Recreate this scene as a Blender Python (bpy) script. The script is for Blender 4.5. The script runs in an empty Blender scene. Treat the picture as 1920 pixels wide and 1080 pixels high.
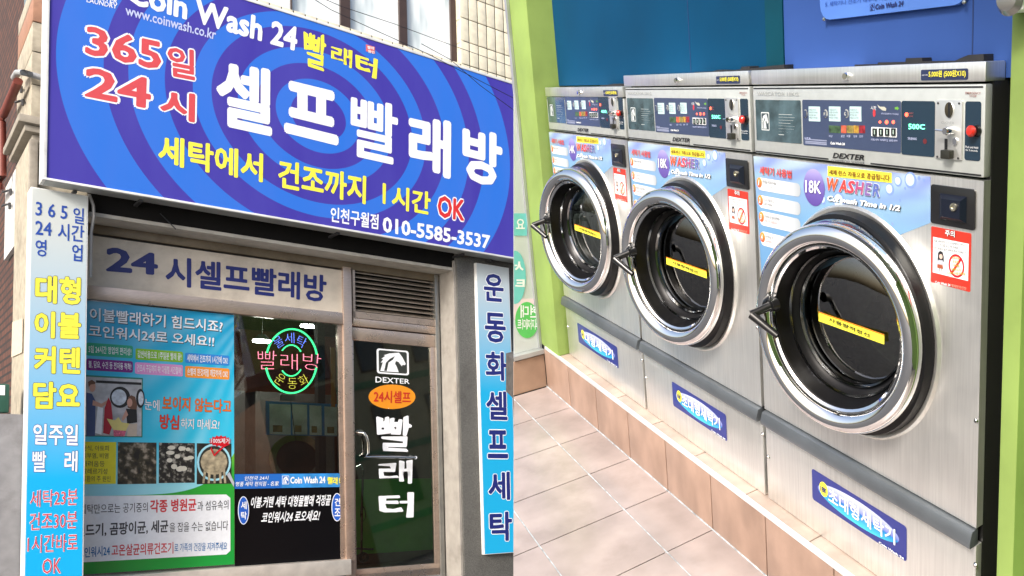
import bpy, bmesh, math, random
from mathutils import Vector, Matrix
random.seed(7)
S = bpy.context.scene
COL = S.collection
PI = math.pi

# ---------------------------------------------------------------- camera
CX, CY, FP = 1440.0, 540.0, 1450.0          # principal point and focal length in pixels of the 1920x1080 frame

def cdir(x, y):
    return Vector((x - CX, y - CY, FP)).normalized()

u_, v_, w_ = -cdir(387.7, 172.9), -cdir(1683.3, 7624.6), -cdir(3246, 73.4)      # laundry room: along the row, up, out
h_, y_, n_ = cdir(3216.4, 867.6), cdir(399.4, -17242.5), -cdir(-250, 860)       # shop front: along, up, out
y_ = -y_ if y_.y > 0 else y_
Zc = v_.copy()
Xc = (u_ - Zc * u_.dot(Zc)).normalized()
Yc = -w_
Yc = (Yc - Zc * Yc.dot(Zc) - Xc * Yc.dot(Xc)).normalized()
RW = Matrix((Xc, Yc, Zc))                    # camera (x right, y down, z ahead) -> world
UW, VW, WW = RW @ u_, RW @ v_, RW @ w_
HW, YW, NW = RW @ h_, RW @ y_, RW @ n_
CAM = VW * 1.4
cam = bpy.data.cameras.new('camera')
cam.sensor_width = 36.0
cam.lens = FP / 1920 * 36
cam.shift_x = -(CX - 960) / 1920
cam.clip_start, cam.clip_end = 0.05, 3000
co = bpy.data.objects.new('camera', cam)
COL.objects.link(co)
co.matrix_world = Matrix.Translation(CAM) @ (RW @ Matrix(((1, 0, 0), (0, -1, 0), (0, 0, -1)))).to_4x4()
S.camera = co

# ---------------------------------------------------------------- light
SUN_EL, SUN_AZ = math.radians(46), math.radians(154)       # azimuth measured from +Y clockwise
wd = bpy.data.worlds.new('World')
S.world = wd
wd.use_nodes = True
nt = wd.node_tree
nt.nodes.clear()
sky = nt.nodes.new('ShaderNodeTexSky')
sky.sky_type = 'NISHITA'
sky.sun_disc = False
sky.sun_elevation = SUN_EL
sky.sun_rotation = SUN_AZ
sky.dust_density = 6.0
sky.air_density = 1.2
sky.ozone_density = 1.0
bg = nt.nodes.new('ShaderNodeBackground')
bg.inputs[1].default_value = 0.14
out = nt.nodes.new('ShaderNodeOutputWorld')
nt.links.new(sky.outputs[0], bg.inputs[0])
nt.links.new(bg.outputs[0], out.inputs[0])
sl = bpy.data.lights.new('sun', 'SUN')
sl.energy = 2.0
sl.angle = math.radians(14)
sl.color = (1.0, 0.97, 0.93)
so = bpy.data.objects.new('sun', sl)
COL.objects.link(so)
sd = Vector((math.sin(SUN_AZ) * math.cos(SUN_EL), math.cos(SUN_AZ) * math.cos(SUN_EL), math.sin(SUN_EL)))
so.rotation_euler = sd.to_track_quat('Z', 'Y').to_euler()
so.location = (0, 0, 12)
S.view_settings.view_transform = 'Standard'
S.view_settings.look = 'None'
S.view_settings.gamma = 1.0
S.view_settings.use_curve_mapping = False
S.view_settings.exposure = 0.85
S.render.engine = 'CYCLES'
S.cycles.max_bounces = 8
S.cycles.transparent_max_bounces = 12
S.cycles.sample_clamp_indirect = 6.0

# ---------------------------------------------------------------- frames
class Frame:
    """affine frame (a along, b up, c out) of one place"""
    def __init__(s, o, A, B, C):
        s.o, s.M = o, Matrix((A, B, C)).transposed()
        s.I = s.M.inverted()
    def w(s, a, b, c):
        return s.o + s.M @ Vector((a, b, c))
    def at(s, px, py, c=0.0, axis=2):
        """the point of the plane axis=c seen at this pixel, as (a, b, c)"""
        d = s.I @ (RW @ Vector(((px - CX) / FP, (py - CY) / FP, 1.0)))
        q = s.I @ (CAM - s.o)
        return q + d * ((c - q[axis]) / d[axis])

RM = Frame(Vector((0, 0, 0)), UW, VW, WW)
D0 = RW @ (Vector(((652 - CX) / FP, (640 - CY) / FP, 1.0)) * 7.6)
SH = Frame(CAM + D0, HW, YW, NW)

# ---------------------------------------------------------------- materials
MATS = {}
def mat(name, col=(0.5, 0.5, 0.5), rough=0.5, metal=0.0, var=0.12, scale=9.0, bump=0.0, emit=0.0, ecol=None, coat=0.0, stretch=None, detail=4.0, dirt=0.0, spec=0.5):
    if name in MATS:
        return MATS[name]
    m = bpy.data.materials.new(name)
    m.use_nodes = True
    t = m.node_tree
    b = t.nodes['Principled BSDF']
    b.inputs['Roughness'].default_value = rough
    b.inputs['Metallic'].default_value = metal
    b.inputs['Specular IOR Level'].default_value = spec
    b.inputs['Coat Weight'].default_value = coat
    b.inputs['Coat Roughness'].default_value = 0.08
    geo = t.nodes.new('ShaderNodeNewGeometry')
    mp = t.nodes.new('ShaderNodeMapping')
    mp.inputs['Scale'].default_value = stretch or (1, 1, 1)
    t.links.new(geo.outputs['Position'], mp.inputs[0])
    nz = t.nodes.new('ShaderNodeTexNoise')
    nz.inputs['Scale'].default_value = scale
    nz.inputs['Detail'].default_value = detail
    t.links.new(mp.outputs[0], nz.inputs[0])
    rmp = t.nodes.new('ShaderNodeMapRange')
    rmp.inputs[1].default_value, rmp.inputs[2].default_value = 0.3, 0.7
    rmp.inputs[3].default_value, rmp.inputs[4].default_value = 1 - var, 1 + var
    t.links.new(nz.outputs[0], rmp.inputs[0])
    mx = t.nodes.new('ShaderNodeVectorMath')
    mx.operation = 'SCALE'
    mx.inputs[0].default_value = col[:3]
    t.links.new(rmp.outputs[0], mx.inputs['Scale'])
    last = mx.outputs[0]
    if dirt > 0:
        n2 = t.nodes.new('ShaderNodeTexNoise')
        n2.inputs['Scale'].default_value = 3.1
        n2.inputs['Detail'].default_value = 7
        n2.inputs['Roughness'].default_value = 0.7
        t.links.new(geo.outputs['Position'], n2.inputs[0])
        r2 = t.nodes.new('ShaderNodeMapRange')
        r2.inputs[1].default_value, r2.inputs[2].default_value = 0.5, 0.72
        r2.inputs[3].default_value, r2.inputs[4].default_value = 0.0, dirt
        t.links.new(n2.outputs[0], r2.inputs[0])
        m2 = t.nodes.new('ShaderNodeMix')
        m2.data_type = 'RGBA'
        t.links.new(r2.outputs[0], m2.inputs[0])
        t.links.new(last, m2.inputs[6])
        m2.inputs[7].default_value = (col[0] * 0.35, col[1] * 0.32, col[2] * 0.3, 1)
        last = m2.outputs[2]
    t.links.new(last, b.inputs['Base Color'])
    if metal > .5 and rough > .1:           # finger marks and wiping streaks
        n3 = t.nodes.new('ShaderNodeTexNoise')
        n3.inputs['Scale'].default_value = 7
        n3.inputs['Detail'].default_value = 3
        n3.inputs['Roughness'].default_value = .68
        t.links.new(geo.outputs['Position'], n3.inputs[0])
        r3 = t.nodes.new('ShaderNodeMapRange')
        r3.inputs[1].default_value, r3.inputs[2].default_value = .35, .7
        r3.inputs[3].default_value, r3.inputs[4].default_value = rough * .85, rough * 1.3
        t.links.new(n3.outputs[0], r3.inputs[0])
        t.links.new(r3.outputs[0], b.inputs['Roughness'])
    if bump:
        bp = t.nodes.new('ShaderNodeBump')
        bp.inputs['Strength'].default_value = min(1.0, bump)
        bp.inputs['Distance'].default_value = 0.004
        t.links.new(nz.outputs[0], bp.inputs['Height'])
        t.links.new(bp.outputs[0], b.inputs['Normal'])
    if emit:
        b.inputs['Emission Color'].default_value = (*(ecol or col)[:3], 1)
        b.inputs['Emission Strength'].default_value = emit
    m['p'] = 1
    MATS[name] = m
    return m

def flat(name, col, rough=0.45, **k):
    return mat(name, col, rough, var=k.pop('var', 0.04), scale=30, **k)

def glass(name, tint=(0.9, 0.95, 0.95), clear=0.9, rough=0.02, film=0.0, filmcol=(0.8, 0.85, 0.85), lo=0.05):
    if name in MATS:
        return MATS[name]
    m = bpy.data.materials.new(name)
    m.use_nodes = True
    t = m.node_tree
    t.nodes.clear()
    o = t.nodes.new('ShaderNodeOutputMaterial')
    tr = t.nodes.new('ShaderNodeBsdfTransparent')
    tr.inputs[0].default_value = tuple(x * clear for x in tint) + (1,)
    gl = t.nodes.new('ShaderNodeBsdfGlossy')
    gl.inputs['Roughness'].default_value = rough
    fr = t.nodes.new('ShaderNodeFresnel')
    fr.inputs[0].default_value = 1.55
    ad = t.nodes.new('ShaderNodeMapRange')
    ad.inputs[3].default_value, ad.inputs[4].default_value = lo, 1.0
    t.links.new(fr.outputs[0], ad.inputs[0])
    mx = t.nodes.new('ShaderNodeMixShader')
    t.links.new(ad.outputs[0], mx.inputs[0])
    src = tr.outputs[0]
    if film:
        df = t.nodes.new('ShaderNodeBsdfDiffuse')
        df.inputs[0].default_value = (*filmcol, 1)
        tl = t.nodes.new('ShaderNodeBsdfTranslucent')
        tl.inputs[0].default_value = (*filmcol, 1)
        a = t.nodes.new('ShaderNodeMixShader')
        a.inputs[0].default_value = 0.5
        t.links.new(df.outputs[0], a.inputs[1])
        t.links.new(tl.outputs[0], a.inputs[2])
        b = t.nodes.new('ShaderNodeMixShader')
        b.inputs[0].default_value = film
        t.links.new(tr.outputs[0], b.inputs[1])
        t.links.new(a.outputs[0], b.inputs[2])
        src = b.outputs[0]
    t.links.new(src, mx.inputs[1])
    t.links.new(gl.outputs[0], mx.inputs[2])
    t.links.new(mx.outputs[0], o.inputs[0])
    MATS[name] = m
    return m

def uvmat(name, build, rough=0.4, coat=0.0, spec=0.5):
    """flat print: a colour built from the sheet's UV by build(tree, uv_x, uv_y, uv) -> colour socket"""
    if name in MATS:
        return MATS[name]
    m = bpy.data.materials.new(name)
    m.use_nodes = True
    t = m.node_tree
    b = t.nodes['Principled BSDF']
    b.inputs['Roughness'].default_value = rough
    b.inputs['Coat Weight'].default_value = coat
    b.inputs['Specular IOR Level'].default_value = spec
    uv = t.nodes.new('ShaderNodeUVMap')
    uv.uv_map = 'UVMap'
    sp = t.nodes.new('ShaderNodeSeparateXYZ')
    t.links.new(uv.outputs[0], sp.inputs[0])
    t.links.new(build(t, sp.outputs[0], sp.outputs[1], uv.outputs[0]), b.inputs['Base Color'])
    MATS[name] = m
    return m

def ramp(t, fac, stops, mode='LINEAR'):
    r = t.nodes.new('ShaderNodeValToRGB')
    r.color_ramp.interpolation = mode
    e = r.color_ramp.elements
    while len(e) > 1:
        e.remove(e[0])
    e[0].position, e[0].color = stops[0][0], (*stops[0][1], 1)
    for p, c in stops[1:]:
        k = e.new(p)
        k.color = (*c, 1)
    t.links.new(fac, r.inputs[0])
    return r.outputs[0]

def mth(t, op, a, b=None, c=None):
    n = t.nodes.new('ShaderNodeMath')
    n.operation = op
    for i, x in enumerate((a, b, c)):
        if x is None:
            continue
        if isinstance(x, (int, float)):
            n.inputs[i].default_value = x
        else:
            t.links.new(x, n.inputs[i])
    return n.outputs[0]

def mixc(t, f, a, b):
    n = t.nodes.new('ShaderNodeMix')
    n.data_type = 'RGBA'
    for i, x in ((0, f), (6, a), (7, b)):
        if isinstance(x, (int, float)):
            n.inputs[i].default_value = x
        elif isinstance(x, tuple):
            n.inputs[i].default_value = (*x[:3], 1)
        else:
            t.links.new(x, n.inputs[i])
    return n.outputs[2]

def noise(t, vec, sc, det=3.0, lo=0.3, hi=0.7, stretch=None):
    if stretch:
        mp = t.nodes.new('ShaderNodeMapping')
        mp.inputs['Scale'].default_value = stretch
        t.links.new(vec, mp.inputs[0])
        vec = mp.outputs[0]
    n = t.nodes.new('ShaderNodeTexNoise')
    n.inputs['Scale'].default_value = sc
    n.inputs['Detail'].default_value = det
    t.links.new(vec, n.inputs[0])
    r = t.nodes.new('ShaderNodeMapRange')
    r.inputs[1].default_value, r.inputs[2].default_value = lo, hi
    t.links.new(n.outputs[0], r.inputs[0])
    return r.outputs[0]

# ---------------------------------------------------------------- mesh building
class MB:
    def __init__(s, fr=None):
        s.fr, s.v, s.f, s.uv, s.sm = fr, [], [], {}, False
    def P(s, a, b, c):
        s.v.append(s.fr.w(a, b, c) if s.fr else Vector((a, b, c)))
        return len(s.v) - 1
    def box(s, a0, a1, b0, b1, c0, c1):
        i = [s.P(a, b, c) for c in (c0, c1) for b in (b0, b1) for a in (a0, a1)]
        for q in ((0, 1, 3, 2), (4, 6, 7, 5), (0, 4, 5, 1), (2, 3, 7, 6), (0, 2, 6, 4), (1, 5, 7, 3)):
            s.f.append([i[k] for k in q])
        return s
    def prism(s, pts, c0, c1, axis=2):
        """outline in the plane across `axis`, extruded from c0 to c1"""
        def mk(p, c):
            return s.P(*( (p[0], p[1], c) if axis == 2 else (c, p[1], p[0]) if axis == 0 else (p[0], c, p[1]) ))
        lo = [mk(p, c0) for p in pts]
        hi = [mk(p, c1) for p in pts]
        n = len(pts)
        s.f.append(lo[::-1])
        s.f.append(hi)
        for k in range(n):
            s.f.append([lo[k], lo[(k + 1) % n], hi[(k + 1) % n], hi[k]])
        return s
    def sheet(s, pts, c, uvs=None):
        i = [s.P(p[0], p[1], c) for p in pts]
        if uvs:
            s.uv[len(s.f)] = uvs
        s.f.append(i)
        return s
    def ell(s, a, b, ra, rb, c, n=28, t0=0, t1=2 * PI, uv=False):
        pts = [(a + ra * math.cos(t0 + (t1 - t0) * k / n), b + rb * math.sin(t0 + (t1 - t0) * k / n)) for k in range(n)]
        return s.sheet(pts, c, [((p[0] - a) / ra / 2 + .5, (p[1] - b) / rb / 2 + .5) for p in pts] if uv else None)
    def lathe(s, a, b, prof, n=48, smooth=True, closed=False):
        """profile of (radius, c) turned about the out axis through (a, b)"""
        R = []
        for r, c in prof:
            R.append([s.P(a + r * math.cos(2 * PI * k / n), b + r * math.sin(2 * PI * k / n), c) for k in range(n)] if r > 1e-6 else [s.P(a, b, c)])
        m = len(R)
        for j in range(m if closed else m - 1):
            A, B = R[j], R[(j + 1) % m]
            for k in range(n):
                k2 = (k + 1) % n
                q = [A[k % len(A)], A[k2 % len(A)], B[k2 % len(B)], B[k % len(B)]]
                q = list(dict.fromkeys(q))
                if len(q) > 2:
                    s.f.append(q)
        s.sm = smooth
        return s
    def tube(s, pts, r, n=8, world=False):
        W = [Vector(p) if world else s.fr.w(*p) for p in pts]
        rs = r if isinstance(r, (list, tuple)) else [r] * len(W)
        rings = []
        for k, p in enumerate(W):
            d = (W[min(k + 1, len(W) - 1)] - W[max(k - 1, 0)]).normalized()
            up = Vector((0, 0, 1)) if abs(d.z) < .9 else Vector((1, 0, 0))
            x = d.cross(up).normalized()
            z = x.cross(d)
            ring = []
            for j in range(n):
                s.v.append(p + (x * math.cos(2 * PI * j / n) + z * math.sin(2 * PI * j / n)) * rs[k])
                ring.append(len(s.v) - 1)
            rings.append(ring)
        for k in range(len(rings) - 1):
            for j in range(n):
                s.f.append([rings[k][j], rings[k][(j + 1) % n], rings[k + 1][(j + 1) % n], rings[k + 1][j]])
        s.f.append(rings[0][::-1])
        s.f.append(rings[-1])
        s.sm = True
        return s

def obj(name, mb, m, parent=None, bevel=0.0, recalc=True, solid=0.0):
    me = bpy.data.meshes.new(name)
    o = bpy.data.objects.new(name, me)
    COL.objects.link(o)
    if parent is not None:
        o.parent = parent
        org = parent_origin(parent)
    else:
        org = sum(mb.v, Vector()) / max(1, len(mb.v))
        o.location = org
    o['_o'] = tuple(org)
    me.from_pydata([v - org for v in mb.v], [], mb.f)
    if mb.uv:
        lay = me.uv_layers.new(name='UVMap')
        for fi, uvs in mb.uv.items():
            p = me.polygons[fi]
            for k, li in enumerate(p.loop_indices):
                lay.data[li].uv = uvs[k]
    if recalc and not mb.uv:
        bm = bmesh.new()
        bm.from_mesh(me)
        if bevel:
            bmesh.ops.bevel(bm, geom=[e for e in bm.edges if e.is_manifold and e.calc_face_angle(0) > 0.6], offset=bevel, segments=2, profile=0.6, affect='EDGES', clamp_overlap=True)
        bmesh.ops.recalc_face_normals(bm, faces=bm.faces)
        bm.to_mesh(me)
        bm.free()
    if mb.sm or bevel:
        me.polygons.foreach_set('use_smooth', [True] * len(me.polygons))
        try:
            me.set_sharp_from_angle(angle=math.radians(38))
        except Exception:
            pass
    me.materials.append(m)
    return o

def parent_origin(o):
    return Vector(o['_o'])

def thing(name, label, cat, org, group=None):
    o = bpy.data.objects.new(name, None)
    o.empty_display_size = 0.1
    COL.objects.link(o)
    o.location = org
    o['_o'] = tuple(org)
    return tag(o, label, cat, group)

def tag(o, label=None, cat=None, group=None, kind=None):
    for k, x in (('label', label), ('category', cat), ('group', group), ('kind', kind)):
        if x:
            o[k] = x
    return o

def struct(name, mb, m, **k):
    return tag(obj(name, mb, m, **k), kind='structure')

# text ------------------------------------------------------------
GL = {}
def glyphs(body, off, shear=0.0, res=2):
    key = (body, round(off, 4), shear)
    if key not in GL:
        c = bpy.data.curves.new('t', 'FONT')
        c.body = body
        c.offset = off
        c.shear = shear
        c.resolution_u = res
        o = bpy.data.objects.new('t', c)
        me = o.to_mesh()
        GL[key] = ([(v.co.x, v.co.y) for v in me.vertices], [list(p.vertices) for p in me.polygons])
        o.to_mesh_clear()
        bpy.data.objects.remove(o)
        bpy.data.curves.remove(c)
    return GL[key]

def text(parent, fr, c, body, quad, m, off=0.0, outline=None, shear=0.0, name='lettering', da=0.0, rough=0.0, shadow=None, thick=0.0, px=True):
    """lettering set into the parallelogram given by four picture corners (TL, TR, BR, BL) on the plane c"""
    if px:
        q = [fr.at(p[0], p[1], c) for p in quad]
    else:
        q = [Vector((p[0], p[1], 0)) for p in quad]
    V, _ = glyphs(body, off, shear)
    if not V:
        return
    x0, x1 = min(p[0] for p in V), max(p[0] for p in V)
    y0, y1 = min(p[1] for p in V), max(p[1] for p in V)
    def put(offs, mt, cc, dx=0.0, dy=0.0):
        mb = MB(fr)
        hgt = (q[0] - q[3]).length
        big = offs > .015 and hgt > (.07 if fr is SH else .018)
        V2, F2 = glyphs(body, 0.0 if big else offs, shear)
        if big:
            # heavy weight: the thin letter swept round a small circle, each copy a hair further out
            k_ = offs * .78
            J = [(0, 0)] + [(k_ * math.cos(2 * PI * j / 10), k_ * math.sin(2 * PI * j / 10)) for j in range(10)]
            if offs > .07:
                J += [(k_ * .5 * math.cos(2 * PI * (j + .5) / 6), k_ * .5 * math.sin(2 * PI * (j + .5) / 6)) for j in range(6)]
            for j, (jx, jy) in enumerate(J):
                rnd = random.Random(5)
                base = len(mb.v)
                for (x, y) in V2:
                    s, t = (x + jx - x0) / (x1 - x0) + dx, (y + jy - y0) / (y1 - y0) + dy
                    if rough:
                        s += rnd.uniform(-rough, rough)
                        t += rnd.uniform(-rough, rough)
                    a = (1 - t) * ((1 - s) * q[3] + s * q[2]) + t * ((1 - s) * q[0] + s * q[1])
                    mb.P(a.x + da, a.y, cc + j * 2e-5)
                mb.f += [[base + i for i in f] for f in F2]
            return obj(name, mb, mt, parent, recalc=False)
        rnd = random.Random(5)
        for (x, y) in V2:
            s, t = (x - x0) / (x1 - x0) + dx, (y - y0) / (y1 - y0) + dy
            if rough:
                s += rnd.uniform(-rough, rough) * .6
                t += rnd.uniform(-rough, rough)
            a = (1 - t) * ((1 - s) * q[3] + s * q[2]) + t * ((1 - s) * q[0] + s * q[1])
            mb.P(a.x + da, a.y, cc)
        mb.f = [list(f) for f in F2]
        o = obj(name, mb, mt, parent, recalc=False)
        return o
    if shadow:
        put(off + shadow[1], shadow[0], c + 0.0006, shadow[2], shadow[3])
    if outline:
        put(off + outline[1], outline[0], c + 0.0010)
    return put(off, m, c + 0.0018)

def grid_sheet(fr, quadpx, c, nx=1, ny=1, da=0.0, px=True):
    """a sheet over four picture corners (TL, TR, BR, BL) with UV 0..1"""
    q = [fr.at(p[0], p[1], c) for p in quadpx] if px else [Vector((p[0], p[1], 0)) for p in quadpx]
    mb = MB(fr)
    for j in range(ny):
        for i in range(nx):
            pts, uvs = [], []
            for (s, t) in ((i, j), (i + 1, j), (i + 1, j + 1), (i, j + 1)):
                s, t = s / nx, t / ny
                a = (1 - t) * ((1 - s) * q[3] + s * q[2]) + t * ((1 - s) * q[0] + s * q[1])
                pts.append((a.x + da, a.y))
                uvs.append((s, t))
            mb.sheet(pts, c, uvs)
    return mb

def rrect(a0, a1, b0, b1, r, n=4, corners=(1, 1, 1, 1)):
    pts = []
    for (ca, cb, t, on) in ((a1 - r, b1 - r, 0, corners[1]), (a0 + r, b1 - r, 1, corners[0]), (a0 + r, b0 + r, 2, corners[3]), (a1 - r, b0 + r, 3, corners[2])):
        if on:
            for k in range(n + 1):
                th = (t + k / n) * PI / 2
                pts.append((ca + r * math.cos(th), cb + r * math.sin(th)))
        else:
            sx, sy = ((1, 1), (-1, 1), (-1, -1), (1, -1))[t]
            pts.append((ca + sx * r, cb + sy * r))
    return pts

# ================================================================ colours
W_ = lambda n, c=None, **k: MATS[n] if n in MATS else flat(n, c, **k)
white = W_('white_vinyl', (0.82, 0.84, 0.86))
navy = W_('navy_vinyl', (0.012, 0.02, 0.16))
yellow = W_('yellow_vinyl', (0.85, 0.78, 0.06))
red = W_('red_vinyl', (0.62, 0.04, 0.05))
black = W_('black_print', (0.012, 0.012, 0.014))
dgrey = W_('dark_grey_print', (0.05, 0.05, 0.055))
lilac = W_('lilac_vinyl', (0.5, 0.55, 0.8))
blue_p = W_('blue_print', (0.01, 0.06, 0.35))
alu = mat('painted_aluminium', (0.36, 0.37, 0.36), 0.38, 0.3, var=0.1, dirt=0.35)
whitemetal = mat('white_painted_metal', (0.7, 0.71, 0.7), 0.4, var=0.06, dirt=0.35)
darksteel = mat('dark_steel', (0.05, 0.05, 0.052), 0.5, 0.4, dirt=0.4)
void_black = mat('dark_void', (0.012, 0.012, 0.012), 0.9)  # near-black colour paints in the shade behind openings
cream_tile = mat('cream_glazed_tile', (0.7, 0.65, 0.5), 0.22, var=0.1, scale=14, coat=0.4)
grout = mat('grey_grout', (0.05, 0.045, 0.04), 0.9, scale=40)
stone = mat('cream_stone', (0.38, 0.34, 0.26), 0.6, var=0.22, scale=16, bump=0.3, dirt=0.5)
granite = mat('speckled_granite', (0.1, 0.098, 0.09), 0.45, var=0.5, scale=140, bump=0.2, dirt=0.5)
beige = mat('beige_panel', (0.6, 0.54, 0.45), 0.45, var=0.08, dirt=0.4)
frame_m = mat('pinkish_brushed_steel', (0.56, 0.44, 0.36), 0.3, 0.75, var=0.1, stretch=(1, 1, 12), scale=20, dirt=0.3)
brown = mat('brown_window_frame', (0.07, 0.045, 0.038), 0.4, 0.3)
rubber = mat('black_rubber', (0.012, 0.012, 0.014), 0.45)

def R2(tl, br, c):
    p, q = SH.at(*tl, c), SH.at(*br, c)
    return p.x, q.x, q.y, p.y            # a0, a1, b0, b1

# ================================================================ street ground
g = MB()
g.v = [Vector(p) for p in ((-900, -900, -3.4), (900, -900, -3.4), (900, 900, -3.4), (-900, 900, -3.4))]
g.f = [[0, 1, 2, 3]]
struct('street', g, mat('asphalt', (0.06, 0.06, 0.062), 0.85, scale=60, var=0.3, bump=0.3, dirt=0.3))

# ================================================================ shop building
BO = SH.w(0, -2.8, 0)
bld = thing('shop_building', 'corner shop building with cream wall tiles above the big blue signboard', 'building', BO)
CF = 0.38                                # front plane of the pillars and of the wall above
b_sof = SH.at(175, 422, 0).y
a_R = SH.at(822, 560, 0).x               # right return of the recess
a_L = SH.at(150, 700, 0).x
b_bot = -4.0
CW = -0.02
# upper wall and its tiles
b_wt = SH.at(868, 33, CW).y
th = b_wt - SH.at(868, 76, CW).y
tw = (SH.at(945, 64, CW).x - SH.at(879, 40, CW).x) / 4
aw1 = SH.at(868, 33, CW).x
bw0 = SH.at(700, 62, CW).y
mb = MB(SH)
a_wl = SH.at(84, 100, CW).x
bw0 = b_wt - 2 * th
mb.box(a_wl, aw1, b_sof + 0.02, bw0 - 0.004, -0.6, CW - 0.012)
mb.box(aw1, 2.9, b_sof + 0.02, b_wt + 5 * th, -0.6, CW - 0.012)
mb.box(a_wl, a_wl + 1.2, bw0 - 0.004, b_wt + 5 * th, -0.6, CW - 0.012)
mb.box(a_wl + 1.2, aw1, b_wt + 4 * th, b_wt + 5 * th, -0.6, CW - 0.012)
obj('upper_wall', mb, grout, bld)
a_off = SH.at(879, 40, CW).x
tile_mb = MB()
def tile_mesh(fr, wa, hb, d, bev=0.004):
    m_ = MB(fr); m_.box(0, wa, 0, hb, 0, d)
    return m_
tm = None
k0, k1 = int((-1.2 - a_off) / tw), int((2.6 - a_off) / tw)
for k in range(k0, k1 + 1):
    for r in range(-4, 4):
        a, b = a_off + k * tw, b_wt + r * th
        if a + tw * .5 < aw1 and b > bw0 - 0.01:
            continue
        if b < bw0 - th - 0.05 and not a > aw1 - 0.4:
            continue
        if b + th > b_wt + 5 * th or b < 1.9:
            continue
        if tm is None:
            m_ = MB(SH); m_.box(a + .0055, a + tw - .0055, b + .0055, b + th - .0055, CW - .012, CW + random.uniform(0, .001))
            first = obj('wall_tile', m_, cream_tile, bld, bevel=0.003)
            tm = (a, b)
        else:
            o = first.copy()
            o.location = (SH.M @ Vector((a - tm[0], b - tm[1], random.uniform(-.0008, .0008))))
            COL.objects.link(o)
# return of the window opening
for r in range(0, 3):
    m_ = MB(SH); m_.box(aw1 - 0.012, aw1 - 0.001, bw0 + r * th + .004, bw0 + (r + 1) * th - .004, -0.16, CW)
    obj('wall_tile', m_, cream_tile, bld)
# upstairs window
CWN = -0.16
a_w0 = a_wl + 1.21
upw = obj('window', MB(SH).box(a_w0, aw1 - .014, bw0, bw0 + .05, CWN - .05, CWN + .02).box(a_w0, aw1 - .014, bw0 + 1.25, bw0 + 1.32, CWN - .05, CWN + .02), brown, bld)
xs = [(545, 547), (638, 656), (749, 763), (846, 858)]
pane_m = uvmat('curtained_glass', lambda t, x, y, uv: ramp(t, noise(t, uv, 1.3, 3.0, .35, .6, (1.6, .8, 1)), [(0, (.45, .53, .55)), (.35, (.7, .76, .77)), (1, (.88, .92, .92))]), 0.08, 0.8)
prev = a_w0
for i, (x0, x1) in enumerate([(455, 470)] + xs):
    y = 10 + (x0 - 543) * .31
    p, q = SH.at(x0, y, CWN).x, SH.at(x1, y, CWN).x
    if i == 4:
        q = aw1 - .015
    obj('mullion', MB(SH).box(p, q, bw0 + .05, bw0 + 1.25, CWN - .04, CWN + .014), brown, upw)
    if p - prev > .1:
        obj('pane', grid_sheet(SH, [(prev, bw0 + 1.25), (p, bw0 + 1.25), (p, bw0 + .05), (prev, bw0 + .05)], CWN - .02, px=False), pane_m, upw)
    prev = q
obj('window_back', MB(SH).box(a_w0, aw1, bw0, bw0 + 1.3, -0.5, -0.45), void_black, upw)

# stone pilaster on the corner, its capital and shaft
CP = 0.1
a_p = SH.at(60, 100, CP).x
def c_where(a, b, px):
    lo, hi = -8.0, 1.0
    for _ in range(50):
        m = (lo + hi) / 2
        q = RW.transposed() @ (SH.w(a, b, m) - CAM)
        if CX + FP * q.x / q.z > px: hi = m
        else: lo = m
    return hi
cb = c_where(a_p, SH.at(60, 100, CP).y, 32)
bj = [SH.at(60, y, CP).y for y in (-40, -10, 39, 95, 157, 221)]
for k in range(len(bj) - 1):
    nm = obj('stone_block', MB(SH).box(a_p, a_p + .9, bj[k + 1] + .004, bj[k] - .004, cb, CP), mat('reddish_stone', (0.34, 0.17, 0.1), 0.5, scale=20, dirt=.3) if k == 1 else stone, bld, bevel=0.006)
obj('pilaster_core', MB(SH).box(a_p + .01, a_p + .85, bj[-1], bj[0], cb + .02, CP - .01), grout, bld)
b_c0, b_c1 = SH.at(56, 262, CP).y, SH.at(60, 222, CP).y
cap = MB(SH)
for (t0, t1, e) in ((0, .3, .0), (.3, .62, .05), (.62, 1.0, .09)):
    cap.box(a_p - e + .01, a_p + .9, b_c0 + (b_c1 - b_c0) * t0, b_c0 + (b_c1 - b_c0) * t1 - .003, cb - .02, CP + e)
obj('cornice', cap, mat('grey_stone', (0.3, 0.27, 0.22), 0.6, scale=18, dirt=.6), bld, bevel=0.012)
a_s = SH.at(50, 500, CP).x
cbs = c_where(a_s, SH.at(50, 500, CP).y, 25)
obj('pilaster', MB(SH).box(a_s, a_L + .02, b_bot, b_c0, cbs, CP), stone, bld, bevel=0.01)
obj('trim_strip', MB(SH).box(a_s + .0, a_s + .05, b_bot, b_c0 - .003, CP - .01, CP + .05), mat('grey_stone'), bld, bevel=0.006)
# side wall of brick going away round the corner
def brick_build(t, x, y, uv):
    b = t.nodes.new('ShaderNodeTexBrick')
    t.links.new(uv, b.inputs[0])
    b.inputs['Color1'].default_value = (0.11, 0.042, 0.026, 1)
    b.inputs['Color2'].default_value = (0.06, 0.025, 0.018, 1)
    b.inputs['Mortar'].default_value = (0.02, 0.016, 0.014, 1)
    b.inputs['Scale'].default_value = 1
    b.inputs['Mortar Size'].default_value = 0.012
    b.inputs['Brick Width'].default_value = 0.22
    b.inputs['Row Height'].default_value = 0.075
    return b.outputs[0]
brickm = uvmat('brown_brick', brick_build, 0.8)
mb = MB(SH)
i = [mb.P(a_p + .03, b, c) for (b, c) in ((b_bot, cb + .05), (5.2, cb + .05), (5.2, -14), (b_bot, -14))]
mb.uv[0] = [(cb, b_bot), (cb, 5.2), (-14, 5.2), (-14, b_bot)]
mb.f.append(i)
sw = obj('side_wall', mb, brickm, bld)
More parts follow.
